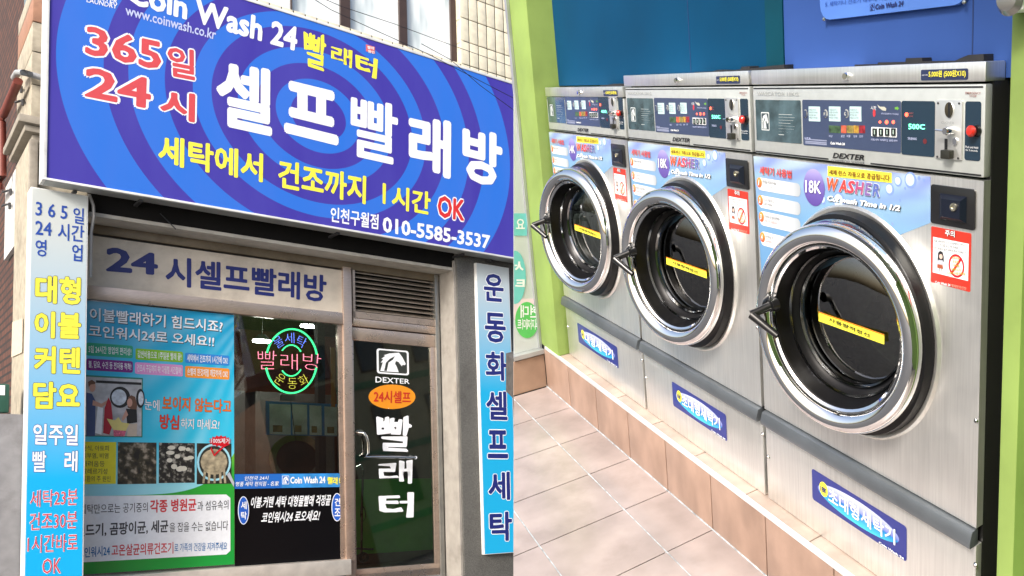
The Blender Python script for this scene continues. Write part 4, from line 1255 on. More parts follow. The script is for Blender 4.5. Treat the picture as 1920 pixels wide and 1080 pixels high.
def badge_print(t, x, y, uv):
    return ramp(t, y, [(0, (.1, .06, .3)), (.6, (.16, .12, .42)), (1, (.4, .36, .68))])
badm = uvmat('violet_badge', badge_print, .3, .3)
orb = uvmat('orange_badge', lambda t, x, y, uv: ramp(t, y, [(0, (.8, .08, .04)), (1, (.85, .35, .05))]), .4)
pillm = uvmat('silver_pill', lambda t, x, y, uv: ramp(t, x, [(0, (.8, .82, .84)), (.6, (.66, .7, .74)), (1, (.38, .42, .46))]), .4)
def sticker_print(t, x, y, uv):
    dx, dy = mth(t, 'DIVIDE', mth(t, 'SUBTRACT', x, .5), .43), mth(t, 'DIVIDE', mth(t, 'SUBTRACT', y, .5), .37)
    r = mth(t, 'ADD', mth(t, 'MULTIPLY', dx, dx), mth(t, 'MULTIPLY', dy, dy))
    ins = mth(t, 'LESS_THAN', r, 1.0)
    lower = mth(t, 'LESS_THAN', y, mth(t, 'ADD', .40, mth(t, 'MULTIPLY', mth(t, 'SINE', mth(t, 'MULTIPLY', x, 3.1)), .12)))
    low = ramp(t, y, [(.1, (.05, .55, .72)), (.5, (.0, .14, .5))])
    upp = ramp(t, y, [(.45, (.12, .16, .5)), (.85, (.55, .6, .85))])
    return mixc(t, ins, (.02, .03, .2), mixc(t, lower, upp, low))
stm = uvmat('blue_sticker', sticker_print, .3, .3)
washer_red = uvmat('washer_word', lambda t, x, y, uv: ramp(t, x, [(0, (1, 0, 0)), (1, (0, 0, 1))])) if False else None
disp = mat('green_digits', (.1, .9, .5), emit=2.2, ecol=(.15, 1, .55))
led = mat('red_led', (1, .08, .04), emit=3, ecol=(1, .08, .04))
A3 = -1.633

def washer(A0, label, small=False, kind='18K', words='초대형세탁기', price='5,000원 (500원X10)', film=True):
    da = A0 - A3
    A1 = A0 + .768
    top = 1.371 if small else 1.407
    st0 = 1.335 if small else 1.371
    cs0, cs1 = 1.196, (st0 - .004)
    t = thing('washing_machine', label, 'washing machine', RM.w((A0 + A1) / 2, HK, CWF - .3), 'steel washing machines on the tiled kerb')
    at = lambda x, y, c=CWF: RM.at(x, y, c) + Vector((da, 0, 0))
    def rect(tl, br, c):
        p, q = at(*tl, c), at(*br, c)
        return p.x, q.x, q.y, p.y
    def rbox(name, tl, br, c0, c1, m, par, r=.0, bevel=0):
        a0, a1, b0, b1 = rect(tl, br, c1)
        return obj(name, MB(RM).prism(rrect(a0, a1, b0, b1, r) if r else [(a0, b0), (a1, b0), (a1, b1), (a0, b1)], c0, c1), m, par, bevel=bevel)
    def tx(par, s_, q_, m, c, off=.02, **k):
        qq = []
        for x, y in q_:
            p = RM.at(x, y, c); qq.append((p.x, p.y))
        return text(par, RM, c, s_, qq, m, off, px=False, da=da, **k)
    def ell(name, x, y, r, c0, c1, m, par, ry=None, n=26):
        p = at(x, y, c1)
        ry = ry or r
        return obj(name, MB(RM).prism([(p.x + r * math.cos(2 * PI * k / n), p.y + ry * math.sin(2 * PI * k / n)) for k in range(n)], c0, c1), m, par)
    # cabinet
    cab = MB(RM)
    for bx_ in ((A0 + .004, A0 + .016, HK, top - .002, CWF - .66, CWF - .023), (A1 - .014, A1 - .002, HK, top - .002, CWF - .66, CWF - .023), (A0 + .0165, A1 - .0145, HK, HK + .01, CWF - .66, CWF - .023),
                (A0 + .0165, A1 - .0145, top - .012, top - .002, CWF - .66, CWF - .023), (A0 + .0165, A1 - .0145, HK + .011, top - .013, CWF - .66, CWF - .65)):
        cab.box(*bx_)
    obj('cabinet', cab, mat('black_side_panel', (.012, .012, .012), .4), t, bevel=.004)
    bk0, bk1 = .442, .478
    fp = MB(RM)
    hx, hy = -1.243 + da, .827
    x0_, x1_, y0_, y1_ = A0 + .004, A1 - .002, bk1 + .002, cs0 - .006
    n = 64
    inn, oul = [], []
    for k in range(n):
        an = 2 * PI * (k + .5) / n
        dx_, dy_ = math.cos(an), math.sin(an)
        inn.append((hx + .235 * dx_, hy + .235 * dy_))
        tt = min(((x1_ - hx) / dx_) if dx_ > 0 else ((x0_ - hx) / dx_), ((y1_ - hy) / dy_) if dy_ > 0 else ((y0_ - hy) / dy_))
        oul.append((hx + tt * dx_, hy + tt * dy_))
    for cx_, cy_ in ((x0_, y0_), (x1_, y0_), (x1_, y1_), (x0_, y1_)):     # pull the nearest outline point into each corner
        k = min(range(n), key=lambda k: (oul[k][0] - cx_) ** 2 + (oul[k][1] - cy_) ** 2)
        oul[k] = (cx_, cy_)
    for c_ in (CWF, CWF - .022):
        for L_ in (inn, oul):
            for x, y in L_: fp.P(x, y, c_)
    for k in range(n):
        k2 = (k + 1) % n
        fp.f += [[k, k2, n + k2, n + k], [2 * n + k, 2 * n + k2, 3 * n + k2, 3 * n + k], [n + k, n + k2, 3 * n + k2, 3 * n + k], [k, k2, 2 * n + k2, 2 * n + k]]
    obj('front_panel', fp, steel, t)
    obj('lower_panel', MB(RM).box(A0 + .004, A1 - .002, HK + .003, bk0 - .002, CWF - .022, CWF - .001), steel, t, bevel=.003)
    obj('bump_bar', MB(RM).prism([(CWF - .01, bk1), (CWF + .012, bk1 - .004), (CWF + .02, bk0 + .006), (CWF + .018, bk0 - .003), (CWF - .01, bk0 - .004)], A0 + .006, A1 - .004, axis=0), mat('dark_grey_bar', (.16, .18, .2), .35, .6), t, bevel=.0015)
    # top strip
    ts = obj('top_strip', MB(RM).box(A0 + .003, A1 - .001, st0, top, CWF - .06, CWF + .004), steel, t, bevel=.003)
    dyb = top - 1.407
    k_ = at(1588, 143, CWF + .004); k_.y += dyb
    obj('key_lock', MB(RM).lathe(k_.x, k_.y, [(0, CWF + .013), (.007, CWF + .013), (.0085, CWF + .010), (.0095, CWF + .004)], 20), chrome, ts)
    a0, a1, b0, b1 = rect((1727, 131), (1815, 149.5), CWF + .0045)
    pl = obj('price_label', MB(RM).prism(rrect(a0, a1, b0 + dyb, b1 + dyb, .003), CWF + .0043, CWF + .0050), W_('price_navy', (.02, .03, .09)), ts)
    text(pl, RM, CWF + .005, price, [(a0 + .022, b1 + dyb - .002), (a1 - .004, b1 + dyb - .002), (a1 - .004, b0 + dyb + .004), (a0 + .022, b0 + dyb + .004)], yellow, .02, px=False)
    text(pl, RM, CWF + .005, '금액', [(a0 + .004, b1 + dyb - .009), (a0 + .019, b1 + dyb - .009), (a0 + .019, b0 + dyb + .009), (a0 + .004, b0 + dyb + .009)], white, .0, px=False)
    # console
    cn = obj('console', MB(RM).box(A0 + .004, A1 - .002, cs0, cs1, CWF - .022, CWF + .001), steel_c, t, bevel=.004)
    obj('console_seam', MB(RM).box(A0 + .008, A1 - .008, cs1 - .007, cs1 - .004, CWF + .001, CWF + .0018), black, cn)
    obj('console_seam', MB(RM).box(A0 + .008, A0 + .31, cs0 + .003, cs0 + .006, CWF + .001, CWF + .0018), black, cn)
    obj('console_seam', MB(RM).box(A0 + .455, A1 - .008, cs0 + .003, cs0 + .006, CWF + .001, CWF + .0018), black, cn)
    C0, C1 = CWF + .001, CWF + .002
    sc = (cs1 - cs0) / .171
    left = rbox('info_panel', (1416, 187), (1503, 270), C0, C1, mat('glossy_info_panel', (.06, .1, .12), .12, scale=20, var=.5, coat=.8), cn, .004)
    main = rbox('button_panel', (1504, 187), (1689, 288), C0, C1, console_m, cn, .004)
    dsp = rbox('display_panel', (1690, 189), (1752, 295), C0, C1, console_d, cn, .005)
    q0, q1 = at(1427, 210, C1), at(1443, 245, C1)
    horse(left, RM, C1, None, None, W_('info_white', (.6, .65, .66)), mat('emblem_teal', (.03, .05, .06)), at=(q0.x, q1.x, q1.y, q0.y), dc=.0004)
    for k in range(8):
        y = 214 + k * 5.4
        w = (25, 30, 27, 22, 30, 28, 24, 10)[k]
        rbox('print_line', (1460, y), (1460 + w, y + 1.6), C1, C1 + .0003, W_('info_white'), left)
    tx(cn, 'WASCATOR 18KG', [(1420, 172), (1498, 173), (1498, 180), (1420, 179)], W_('faint_grey', (.36, .38, .38)), C0, .01)
    for k, x in enumerate((1521, 1559, 1598)):
        ell('step_disc', x - 11, 213, .0075, C1, C1 + .0004, W_('disc_grey', (.4, .42, .4)), main, .0095)
        tx(main, str(k + 1), [(x - 14, 207), (x - 8, 207), (x - 8, 219), (x - 14, 219)], console_m, C1 + .0004, .02)
        cd = rbox('step_card', (x - 5, 199.5), (x + 17, 228), C1, C1 + .0005, W_('card_mint', (.5, .68, .7)), main, .001)
        for j in range(4):
            tx(cd, ('세탁물을 넣으신다', '문을 닫으세요', '동전을 넣고', '버튼을 누르세요')[j], [(x - 3, 204 + j * 5), (x + (13 if j % 2 else 10), 204 + j * 5), (x + (13 if j % 2 else 10), 207.3 + j * 5), (x - 3, 207.3 + j * 5)], dgrey, C1 + .0006, .0)
    for k, (x0, x1, c_) in enumerate(((1554, 1576, (.05, .1, .05)), (1577, 1587, (.5, .1, .05)), (1587.5, 1600, (.25, .2, .05)), (1600.5, 1610, (.35, .2, .03)), (1611, 1622, (.28, .02, .03)))):
        rbox('course_picture', (x0, 235), (x1, 250), C1, C1 + .0004, mat('course_%d' % k, c_, .4, scale=90, var=.6), main)
        tx(main, ('색상', '표준', '이불', '담요', '건조')[k], [(x0 + 1, 253), (x0 + 8, 253), (x0 + 8, 257.5), (x0 + 1, 257.5)], lilac, C1, .0)
    tx(main, 'U.T.A', [(1510, 257), (1521, 257.5), (1521, 261.5), (1510, 261)], lilac, C1, .03)
    for k, y in enumerate((262, 266, 269)):
        rbox('print_line', (1510, y), (1550, y + .9), C1, C1 + .0003, W_('line_lilac', (.25, .28, .4)), main)
    tx(main, 'Coin Wash 24', [(1558, 265.5), (1585, 267.5), (1585, 272.5), (1558, 270.5)], white, C1, .04)
    tx(main, '시작', [(1634, 198), (1644, 199), (1644, 207), (1634, 206)], white, C1, .0)
    polys = [(1645, 196), (1650, 200), (1658, 200), (1662, 204), (1661, 208), (1655, 207), (1648, 202)]
    obj('hand_print', MB(RM).prism([tuple(at(x, y, C1))[:2] for x, y in polys], C1, C1 + .0004), W_('hand_pale', (.5, .5, .42)), main)
    tx(main, '세탁이 끝날때까지 기다리세요', [(1653, 211), (1686, 212.5), (1686, 216), (1653, 214.5)], lilac, C1, .0)
    obj('arrow_print', MB(RM).prism([tuple(at(x, y, C1))[:2] for x, y in ((1678, 201), (1682, 201), (1682, 199.5), (1686, 203.5), (1682, 207), (1682, 205), (1678, 205))], C1, C1 + .0004), W_('arrow_green', (.15, .4, .05)), main)
    for x, r in ((1649.5, .0028), (1662, .0042), (1674.5, .0036)):
        ell('lamp', x, 229, r, C1, C1 + .0012, led, main)
    ell('red_mark', 1639, 212, .004, C1, C1 + .0005, red, main, .008)
    kb_ = rbox('key_frame', (1633.5, 238), (1681, 258), C1, C1 + .0015, white, main, .002)
    for k in range(4):
        rbox('key', (1635.5 + k * 11.7, 240.5), (1643.5 + k * 11.7, 255), C1 + .0015, C1 + .0035, mat('dark_key', (.012, .02, .02), .25), kb_, .001)
        rbox('key_print', (1638.5 + k * 11.7, 243.5), (1640.5 + k * 11.7, 252), C1 + .0035, C1 + .0038, W_('key_light', (.4, .5, .45)), kb_)
    tx(main, '자동세탁 세제투입 알뜰세탁', [(1634, 259.5), (1684, 262), (1684, 266), (1634, 263.5)], lilac, C1, .0)
    ell('lamp', 1699.5, 215, .0042, C1, C1 + .0012, led, dsp)
    tx(dsp, 'INSERT', [(1704, 210.5), (1714, 211), (1714, 214), (1704, 213.5)], W_('faint_red', (.3, .08, .08)), C1, .0)
    tx(dsp, 'COINS', [(1704, 216), (1713, 216.5), (1713, 219.5), (1704, 219)], W_('faint_red'), C1, .0)
    tx(dsp, '500C' if not small else '400', [(1704.5, 232), (1735, 233), (1735, 242.5), (1704.5, 242)], disp, C1, .015)
    tx(dsp, 'TIME REMAINING', [(1703, 257), (1720, 258), (1720, 263), (1703, 262)], lilac, C1, .0)
    ell('dim_lamp', 1734, 265, .0052, C1, C1 + .0005, W_('dim_red', (.12, .015, .02)), dsp)
    # coin mechanism
    cm = rbox('coin_plate', (1754, 187.5), (1802.5, 301), CWF + .001, CWF + .005, mat('coin_steel', (.68, .68, .66), .3, .7), cn, .003, bevel=.0008)
    CC = CWF + .005
    ell('coin_disc', 1779, 206, .0108, CC, CC + .002, chrome, cm, .0145)
    rbox('coin_slot', (1777.5, 192), (1780.5, 221), CC + .002, CC + .0028, black, cm)
    tx(cm, 'CLOVER', [(1766, 227), (1790, 228), (1790, 233), (1766, 232)], W_('faint_grey'), CC, .0)
    p = at(1772, 246, CC + .022)
    obj('coin_knob', MB(RM).lathe(p.x, p.y, [(0, CC + .024), (.006, CC + .024), (.008, CC + .02), (.009, CC)], 20), chrome, cm)
    obj('coin_lever', MB(RM).tube([(p.x, p.y, CC + .016), (p.x - .028, p.y + .001, CC + .018)], .002, 6), chrome, cm)
    rbox('reject_slot', (1771, 260), (1776, 282), CC, CC + .0006, black, cm)
    ell('return_button', 1789.5, 265, .0055, CC, CC + .004, chrome, cm, .007)
    rbox('coin_cup', (1763, 281), (1780, 299), CC, CC + .014, mat('dark_cup', (.05, .05, .04), .35, .6), cm, .002, bevel=.001)
    for x, y in ((1758.5, 193.5), (1798, 194), (1757, 294), (1796, 297)):
        ell('screw', x, y, .0022, CC, CC + .001, mat('dark_screw', (.08, .08, .08), .3, .8), cm)
    em = rbox('emergency_panel', (1810, 190), (1837.5, 302.5), C0, C1, console_d, cn, .005)
    p = at(1821, 246, C1 + .012)
    obj('emergency_collar', MB(RM).lathe(p.x + .004, p.y, [(0, C1 + .006), (.010, C1 + .006), (.0115, C1)], 22), blackp, em)
    obj('emergency_button', MB(RM).lathe(p.x, p.y, [(0, C1 + .020), (.007, C1 + .019), (.0105, C1 + .015), (.0105, C1 + .010), (.006, C1 + .006)], 24), mat('red_button', (.62, .03, .02), .3, coat=.3), em)
    tx(cn, 'EMERGENCY', [(1811, 172), (1840, 172.5), (1840, 177), (1811, 176.5)], W_('brown_red', (.3, .12, .1)), C0, .01)
    tx(cn, 'STOP', [(1819, 178), (1832, 178.3), (1832, 182.5), (1819, 182)], W_('brown_red'), C0, .01)
    tx(em, 'Push and Hold', [(1811.5, 273), (1835, 275), (1835, 279), (1811.5, 277)], white, C1, .0)
    tx(em, 'for 3 seconds', [(1811.5, 279), (1834, 281), (1834, 284.5), (1811.5, 282.5)], white, C1, .0)
    tx(cn, 'DEXTER', [(1562, 286), (1621.5, 290.5), (1621.5, 301), (1562, 296)], black, C0, .03, shear=.25)
    tx(cn, 'COMMERCIAL WASHER', [(1559.5, 298.5), (1622, 303.5), (1622, 308.5), (1559.5, 303)], dgrey, C0, .0)
    # printed film on the front
    CF_ = CWF + .0006
    pts = [at(1413, 295), at(1745, 326), at(1745, 418), at(1681, 443)]
    bl = A3 + da
    outl = [(pts[0].x, cs0 - .009), (pts[1].x, cs0 - .009), (pts[2].x, pts[2].y), (pts[3].x, pts[3].y), (-1.28 + da, .97), (-1.5 + da, .86), (A0 + .014, .87)]
    mb = MB(RM)
    bx0, bx1, by0, by1 = outl[0][0], outl[1][0], .86, cs0
    mb.sheet(outl[::-1], CF_, [((x - bx0) / (bx1 - bx0), (y - by0) / (by1 - by0)) for x, y in outl[::-1]])
    fm = obj('printed_film', mb, filmm, t)
    CT = CF_ + .0004
    if True:
        p = at(1526.5, 351.5, CT)
        for k, (x, y, r) in enumerate(((1573, 378, .022), (1543, 374, .012), (1707, 338, .017), (1684, 340, .011), (1668, 355, .013), (1673, 420, .004), (1687, 375, .003), (1697, 353, .003), (1723, 334, .004), (1732, 338, .003))):
            o_ = ell('bubble', x, y, r, CF_, CT, W_('bubble_blue', (.2, .3, .62)), fm)
            if r > .01:
                ell('bubble_light', x - 1, y - 1, r * .74, CT, CT + .0002, W_('bubble_pale', (.5, .66, .85)), fm)
                ell('bubble_glint', x - 3, y - 4, r * .22, CT + .0002, CT + .0004, white, fm)
        n = 30
        rb, ry = .041, .044
        mb = MB(RM)
        mb.ell(p.x, p.y, rb, ry * 1.02, CT + .0006, n, uv=True)
        obj('size_badge', mb, badm, fm)
        tx(fm, kind, [(1511, 337), (1541, 339), (1541, 364), (1511, 361)], white, CT + .0008, .02)
        a0, a1, b0, b1 = rect((1552, 311), (1672, 343), CT)
        yb_ = [(1552, 311), (1672, 324), (1672, 343), (1552, 330)]
        ybl = obj('yellow_strip', MB(RM).prism([tuple(at(x, y, CT))[:2] for x, y in yb_], CT, CT + .0004), yellow, fm)
        tx(ybl, '세제·린스 자동으로 공급됩니다', [(1555, 317), (1669, 328), (1669, 340), (1555, 327)], W_('brown_print', (.16, .04, .01)), CT + .0005, .02)
        # the word, each letter its own step from red to blue
        cols = [(.75, .1, .03), (.7, .06, .05), (.62, .05, .08), (.4, .08, .2), (.2, .12, .35), (.1, .14, .42)]
        for k, ch in enumerate('WASHER'):
            x0 = 1551 + 101 * (0, .215, .37, .52, .7, .84)[k]
            x1 = 1551 + 101 * (.22, .38, .53, .7, .84, .99)[k]
            y0 = 332 + (x0 - 1551) * .13
            y1 = 332 + (x1 - 1551) * .13
            tx(fm, ch, [(x0, y0), (x1, y1), (x1, y1 + 25), (x0, y0 + 25)], W_('word_%d' % k, cols[k]), CT + .0008, .045, shear=.2, outline=(white, .03))
        tx(fm, 'Cut wash Time in 1/2', [(1552, 366), (1689, 385), (1689, 396), (1552, 376)], white, CT + .0012, .04, shear=.25, shadow=(dgrey, .0, .004, -.1))
        tx(fm, '세탁기 사용법', [(1425, 311), (1485, 319), (1485, 335), (1425, 327)], W_('title_red', (.62, .06, .04)), CT + .0008, .03)
        for k, (y, yy) in enumerate(((345, 352), (379, 385), (411, 421), (450, 458))):
            x0, x1 = 1419 + k * 2, 1501
            pa, pb = at(x0 + 2, y, CT), at(x1, y + 11, CT)
            hh = .0165 if k < 2 else .019
            cyb = (pa.y + pb.y) / 2
            pp = rrect(pa.x, pb.x, cyb - hh, cyb + hh, .0135)
            pmb = MB(RM)
            pmb.sheet(pp, CT + .0002, [((px_ - pa.x) / (pb.x - pa.x), 0) for px_, _ in pp])
            pil = obj('step_pill', pmb, pillm, fm)
            mb = MB(RM); mb.ell(pa.x + .008, cyb + .003, .012, .0135, CT + .0006, 22, uv=True)
            obj('step_number_disc', mb, orb, fm)
            q_ = RM.at(x0 + 4, y, CT)
            text(pil, RM, CT + .0006, str(k + 1), [(pa.x + .004, cyb + .011), (pa.x + .011, cyb + .011), (pa.x + .011, cyb - .004), (pa.x + .004, cyb - .004)], white, .04, px=False, shear=.2)
            L1 = ('세탁물을 투입해 주세요', '반드시 문을 잠그고', '전용세제 및 섬유유연제는', '동전투입 후')[k]
            L2 = ('화이트, 컬러상품 등', '사용 하세요', '자동으로 공급됩니다', 'Start시작버튼을')[k]
            wv_ = (.062, .05, .07, .036)[k]
            text(pil, RM, CT + .0003, L1, [(pa.x + .024, cyb + .012), (pa.x + .024 + wv_, cyb + .012), (pa.x + .024 + wv_, cyb + .003), (pa.x + .024, cyb + .003)], dgrey, .0, px=False)
            text(pil, RM, CT + .0003, L2, [(pa.x + .024, cyb - .000), (pa.x + .022 + wv_ * .85, cyb - .000), (pa.x + .022 + wv_ * .85, cyb - .008), (pa.x + .024, cyb - .008)], (W_('faint_grey'), dgrey, W_('title_red'), W_('title_red'))[k], .0, px=False)
    # lock box
    lk = rbox('lock_box', (1745, 345), (1827, 433), CWF, CWF + .004, blackp, t, .006, bevel=.001)
    CL = CWF + .004
    a0, a1, b0, b1 = rect((1762, 362), (1812, 419), CL)
    m_ = MB(RM)
    o4 = [(a0, b0), (a1, b0), (a1, b1), (a0, b1)]
    i4 = [(a0 + .014, b0 + .008), (a1 - .008, b0 + .008), (a1 - .008, b1 - .008), (a0 + .014, b1 - .008)]
    vi = [m_.P(x, y, CL + .0005) for x, y in o4] + [m_.P(x, y, CL + .012) for x, y in i4]
    m_.f = [[k, (k + 1) % 4, 4 + (k + 1) % 4, 4 + k] for k in range(4)] + [[4, 5, 6, 7]]
    obj('lock_boss', m_, mat('dark_blue_plastic', (.006, .009, .02), .3), lk)
    p = at(1787, 388, CL + .012)
    obj('key_cylinder', MB(RM).lathe(p.x + .002, p.y, [(0, CL + .014), (.004, CL + .014), (.0042, CL + .016), (.0075, CL + .016), (.008, CL + .012)], 20), mat('brass_steel', (.6, .57, .45), .25, .9), lk)
    # warning sticker
    CR = CWF + .0008
    rs = rbox('warning_sticker', (1746, 424), (1819, 548), CWF + .0002, CR, W_('sticker_red', (.5, .03, .015)), t, .003)
    rbox('sticker_field', (1749.5, 444), (1815, 527), CR, CR + .0003, white, rs)
    tx(rs, '주의', [(1773, 430), (1791, 433), (1791, 445), (1773, 442)], white, CR, .02, outline=(black, .03))
    for k, s_ in enumerate(('처음 세탁하러 오신 손님께서는 반드시', '여기를 읽고 해 주세요!', '이런 종류의 옷은 세탁소에서 하세요 ^^')):
        x0, x1 = ((1752, 1812), (1763, 1798), (1751, 1813))[k]
        y = 447.5 + k * 7
        tx(rs, s_, [(x0, y + (x0 - 1750) * .13), (x1, y + (x1 - 1750) * .15), (x1, y + 5.5 + (x1 - 1750) * .15), (x0, y + 5.5 + (x0 - 1750) * .13)], black, CR + .0003, .0)
    gl_ = lambda name, pts_, m, dc: obj(name, MB(RM).prism([tuple(at(x, y, CR))[:2] for x, y in pts_], CR + dc, CR + dc + .0002), m, rs)
    gl_('figure_hair', [(1759, 474), (1763, 470), (1768, 473), (1770, 482), (1770, 491), (1758, 489)], black, .0004)
    ell('figure_face', 1764, 481, .0045, CR + .0006, CR + .0008, W_('pale_skin', (.75, .5, .42)), rs, .005)
    gl_('figure_shirt', [(1760, 487), (1768, 488), (1770, 496), (1758, 495)], W_('shirt_grey', (.5, .52, .6)), .0009)
    gl_('figure_skirt', [(1758, 495), (1768, 497), (1769, 504), (1758, 502)], W_('skirt_brown', (.35, .08, .03)), .0011)
    for x in (1761, 1766):
        gl_('figure_leg', [(x, 503), (x + .9, 503), (x + .9, 510), (x, 509.5)], black, .0009)
    p = at(1793.5, 498.5, CR)
    ring = MB(RM)
    n = 30
    ri = [ring.P(p.x + .0205 * math.cos(2 * PI * k / n), p.y + .0235 * math.sin(2 * PI * k / n), CR + .0008) for k in range(n)]
    ro = [ring.P(p.x + .0165 * math.cos(2 * PI * k / n), p.y + .019 * math.sin(2 * PI * k / n), CR + .0008) for k in range(n)]
    ring.f = [[ri[k], ri[(k + 1) % n], ro[(k + 1) % n], ro[k]] for k in range(n)]
    obj('prohibition_ring', ring, W_('ring_red', (.6, .01, .02)), rs)
    gl_('prohibition_bar', [(1784, 509), (1800, 485), (1803, 488), (1787, 512)], W_('ring_red'), .0008)
    for k, s_ in enumerate(('모피의류', '운동화', '가죽제품', '커텐류소재', '드라이의류전문점')):
        w_ = (7, 6, 7, 9, 17)[k]
        cx_ = 1793 + (k > 3) * .5
        y = 481 + k * 7.2
        tx(rs, s_, [(cx_ - w_, y - 1), (cx_ + w_, y + 1), (cx_ + w_, y + 6), (cx_ - w_, y + 4)], W_('olive_print', (.45, .36, .03)), CR + .001, .02)
    tx(rs, 'Coin Wash 24', [(1754.5, 526), (1783, 532), (1783, 537), (1754.5, 531)], white, CR, .03)
    tx(rs, '빨래방주인장', [(1785, 532), (1813, 538), (1813, 544), (1785, 538)], W_('sticker_pink', (.75, .4, .3)), CR, .0)
    # lower sticker
    CS_ = CWF - .0002
    q_ = [RM.at(*p_, CS_) for p_ in ((1522, 878), (1700, 988), (1699, 1054), (1523, 935))]
    a0, a1 = q_[0].x + da, q_[1].x + da
    b1, b0 = (q_[0].y + q_[1].y) / 2, (q_[2].y + q_[3].y) / 2
    if small: a0, a1 = a0 - .1 + .02, a1 - .0 - .02
    sm_ = MB(RM)
    pp = rrect(a0, a1, b0, b1, .008)
    sm_.sheet(pp, CS_, [((x - a0) / (a1 - a0), (y - b0) / (b1 - b0)) for x, y in pp])
    sk = obj('blue_sticker', sm_, stm, t)
    w_, h_2 = a1 - a0, b1 - b0
    def sx(s_, u0, u1, v0, v1, m, off, par=sk, **k):
        text(par, RM, CS_ + .0004, s_, [(a0 + w_ * u0, b0 + h_2 * v1), (a0 + w_ * u1, b0 + h_2 * v1), (a0 + w_ * u1, b0 + h_2 * v0), (a0 + w_ * u0, b0 + h_2 * v0)], m, off, px=False, **k)
    obj('yellow_disc', MB(RM).prism([(a0 + w_ * .14 + .0175 * math.cos(2 * PI * k / 24), b0 + h_2 * .56 + .02 * math.sin(2 * PI * k / 24)) for k in range(24)], CS_ + .0002, CS_ + .0006), yellow, sk)
    text(sk, RM, CS_ + .0007, kind, [(a0 + w_ * .145 - .013, b0 + h_2 * .65), (a0 + w_ * .145 + .013, b0 + h_2 * .65), (a0 + w_ * .145 + .013, b0 + h_2 * .47), (a0 + w_ * .145 - .013, b0 + h_2 * .47)], navy, .02, px=False)
    sx(words, .2, .9, .28, .75, white, .02)
    sx('Coin Wash 24', .74, .98, .03, .1, white, .03)
    # screws
    for x, y in ((1830, 789), (1440, 857), (1829, 1060)):
        p = at(x, y, CWF)
        obj('screw', MB(RM).lathe(p.x, p.y, [(0, CWF + .003), (.0035, CWF + .003), (.0055, CWF + .001), (.006, CWF)], 14), hm, t)
    # ---- door, standing a little ajar: its plane turned 11 degrees about the upright
    ca, cbb = -1.243 + da, .827
    DR = CWF
    obj('door_flange', MB(RM).lathe(ca, cbb, [(.258, DR), (.262, DR + .005), (.270, DR + .007), (.276, DR)], 64), steel, t)
    hoop = obj('door', MB(RM).lathe(ca, cbb, [(.259, DR + .001), (.262, DR + .006), (.257, DR + .03), (.236, DR + .036), (.2, DR + .03), (.2, DR + .001)], 64), mat('black_gasket', (.005, .005, .006), .32, spec=.3), t)
    th0 = math.radians(11)
    AX, CXX = UW * math.cos(th0) - WW * math.sin(th0), UW * math.sin(th0) + WW * math.cos(th0)
    DF = Frame(RM.w(-1.229 + da, .832, -1.1), AX, VW, CXX)
    LT = lambda prof, n=64, **k: MB(DF).lathe(0, 0, prof, n, **k)
    obj('door_shell', LT([(.236, -.004), (.244, -.03), (.243, -.05), (.2, -.055)]), mat('dark_chrome', (.25, .26, .27), .1, 1.0), hoop)
    prof = []
    for k in range(22):
        th_ = 2 * PI * k / 22
        prof.append((.2165 + .0255 * math.cos(th_), .004 + .028 * math.sin(th_)))
    obj('door_ring', LT(prof, 96, closed=True), chrome, hoop)
    obj('ring_lip', LT([(.194, .008), (.19, .012), (.185, .008), (.187, .0)]), chrome, hoop)
    obj('door_cone', LT([(.192, .004), (.186, .0), (.18, -.025), (.172, -.05), (.164, -.058), (.158, -.066)]), mat('black_gasket'), hoop)
    obj('inner_ring', LT([(.176, -.038), (.172, -.034), (.169, -.04)]), mat('dark_chrome'), hoop)
    obj('inner_ring', LT([(.16, -.06), (.156, -.058), (.152, -.064)]), mat('dark_chrome'), hoop)
    obj('door_glass', LT([(0, -.052), (.05, -.0535), (.1, -.058), (.14, -.064), (.154, -.068)], 48), glass_w, hoop)
    obj('drum', LT([(.158, -.078), (.215, -.1), (.225, -.36), (.1, -.4), (0, -.4)], 48), drum_l if small else drum_m, hoop)
    for k in range(3):
        an = 2 * PI * k / 3 + .9
        ex, ey = math.cos(an), math.sin(an)
        vn = MB(DF)
        for cc_ in (-.1, -.36):
            for rr_, tt_ in ((.222, .03), (.17, .008), (.17, -.008), (.222, -.03)):
                vn.P(ex * rr_ - ey * tt_, ey * rr_ + ex * tt_, cc_)
        vn.f = [[0, 1, 2, 3], [7, 6, 5, 4], [0, 1, 5, 4], [1, 2, 6, 5], [2, 3, 7, 6]]
        obj('drum_vane', vn, drum_l if small else drum_m, hoop)
    shft = Vector((da, 0, 0))
    CG = -.049
    DG = Frame(DF.o - RM.M @ shft, AX, VW, CXX)
    q_ = [DG.at(x, y, CG) for x, y in ((1535, 584), (1658, 627), (1658, 646), (1535, 602))]
    ml = MB(DF)
    ml.f = [[ml.P(p.x, p.y, CG) for p in q_]]
    gs = obj('glass_label', ml, yellow, hoop)
    text(gs, DF, CG + .0002, '사용량적정선', [(q_[0].x + .033, q_[0].y - .007), (q_[1].x - .04, q_[1].y - .006), (q_[2].x - .04, q_[2].y + .008), (q_[3].x + .033, q_[3].y + .007)], black, .02, px=False)
    obj('label_edge', MB(DF).prism([(q_[0].x, q_[0].y), (q_[1].x, q_[1].y), (q_[1].x, q_[1].y - .003), (q_[0].x, q_[0].y - .003)], CG + .0002, CG + .0004), W_('label_orange', (.75, .22, .02)), gs)
    # lever handle
    tip = at(1409, 590, DR + .185)
    up = at(1444, 574, DR + .14)
    lo_ = at(1458, 630, DR + .155)
    hd = obj('handle', MB(RM).tube([up, (up + tip) / 2 + Vector((0, .0, .002)), tip], [.011, .010, .011], 10), blackp, hoop)
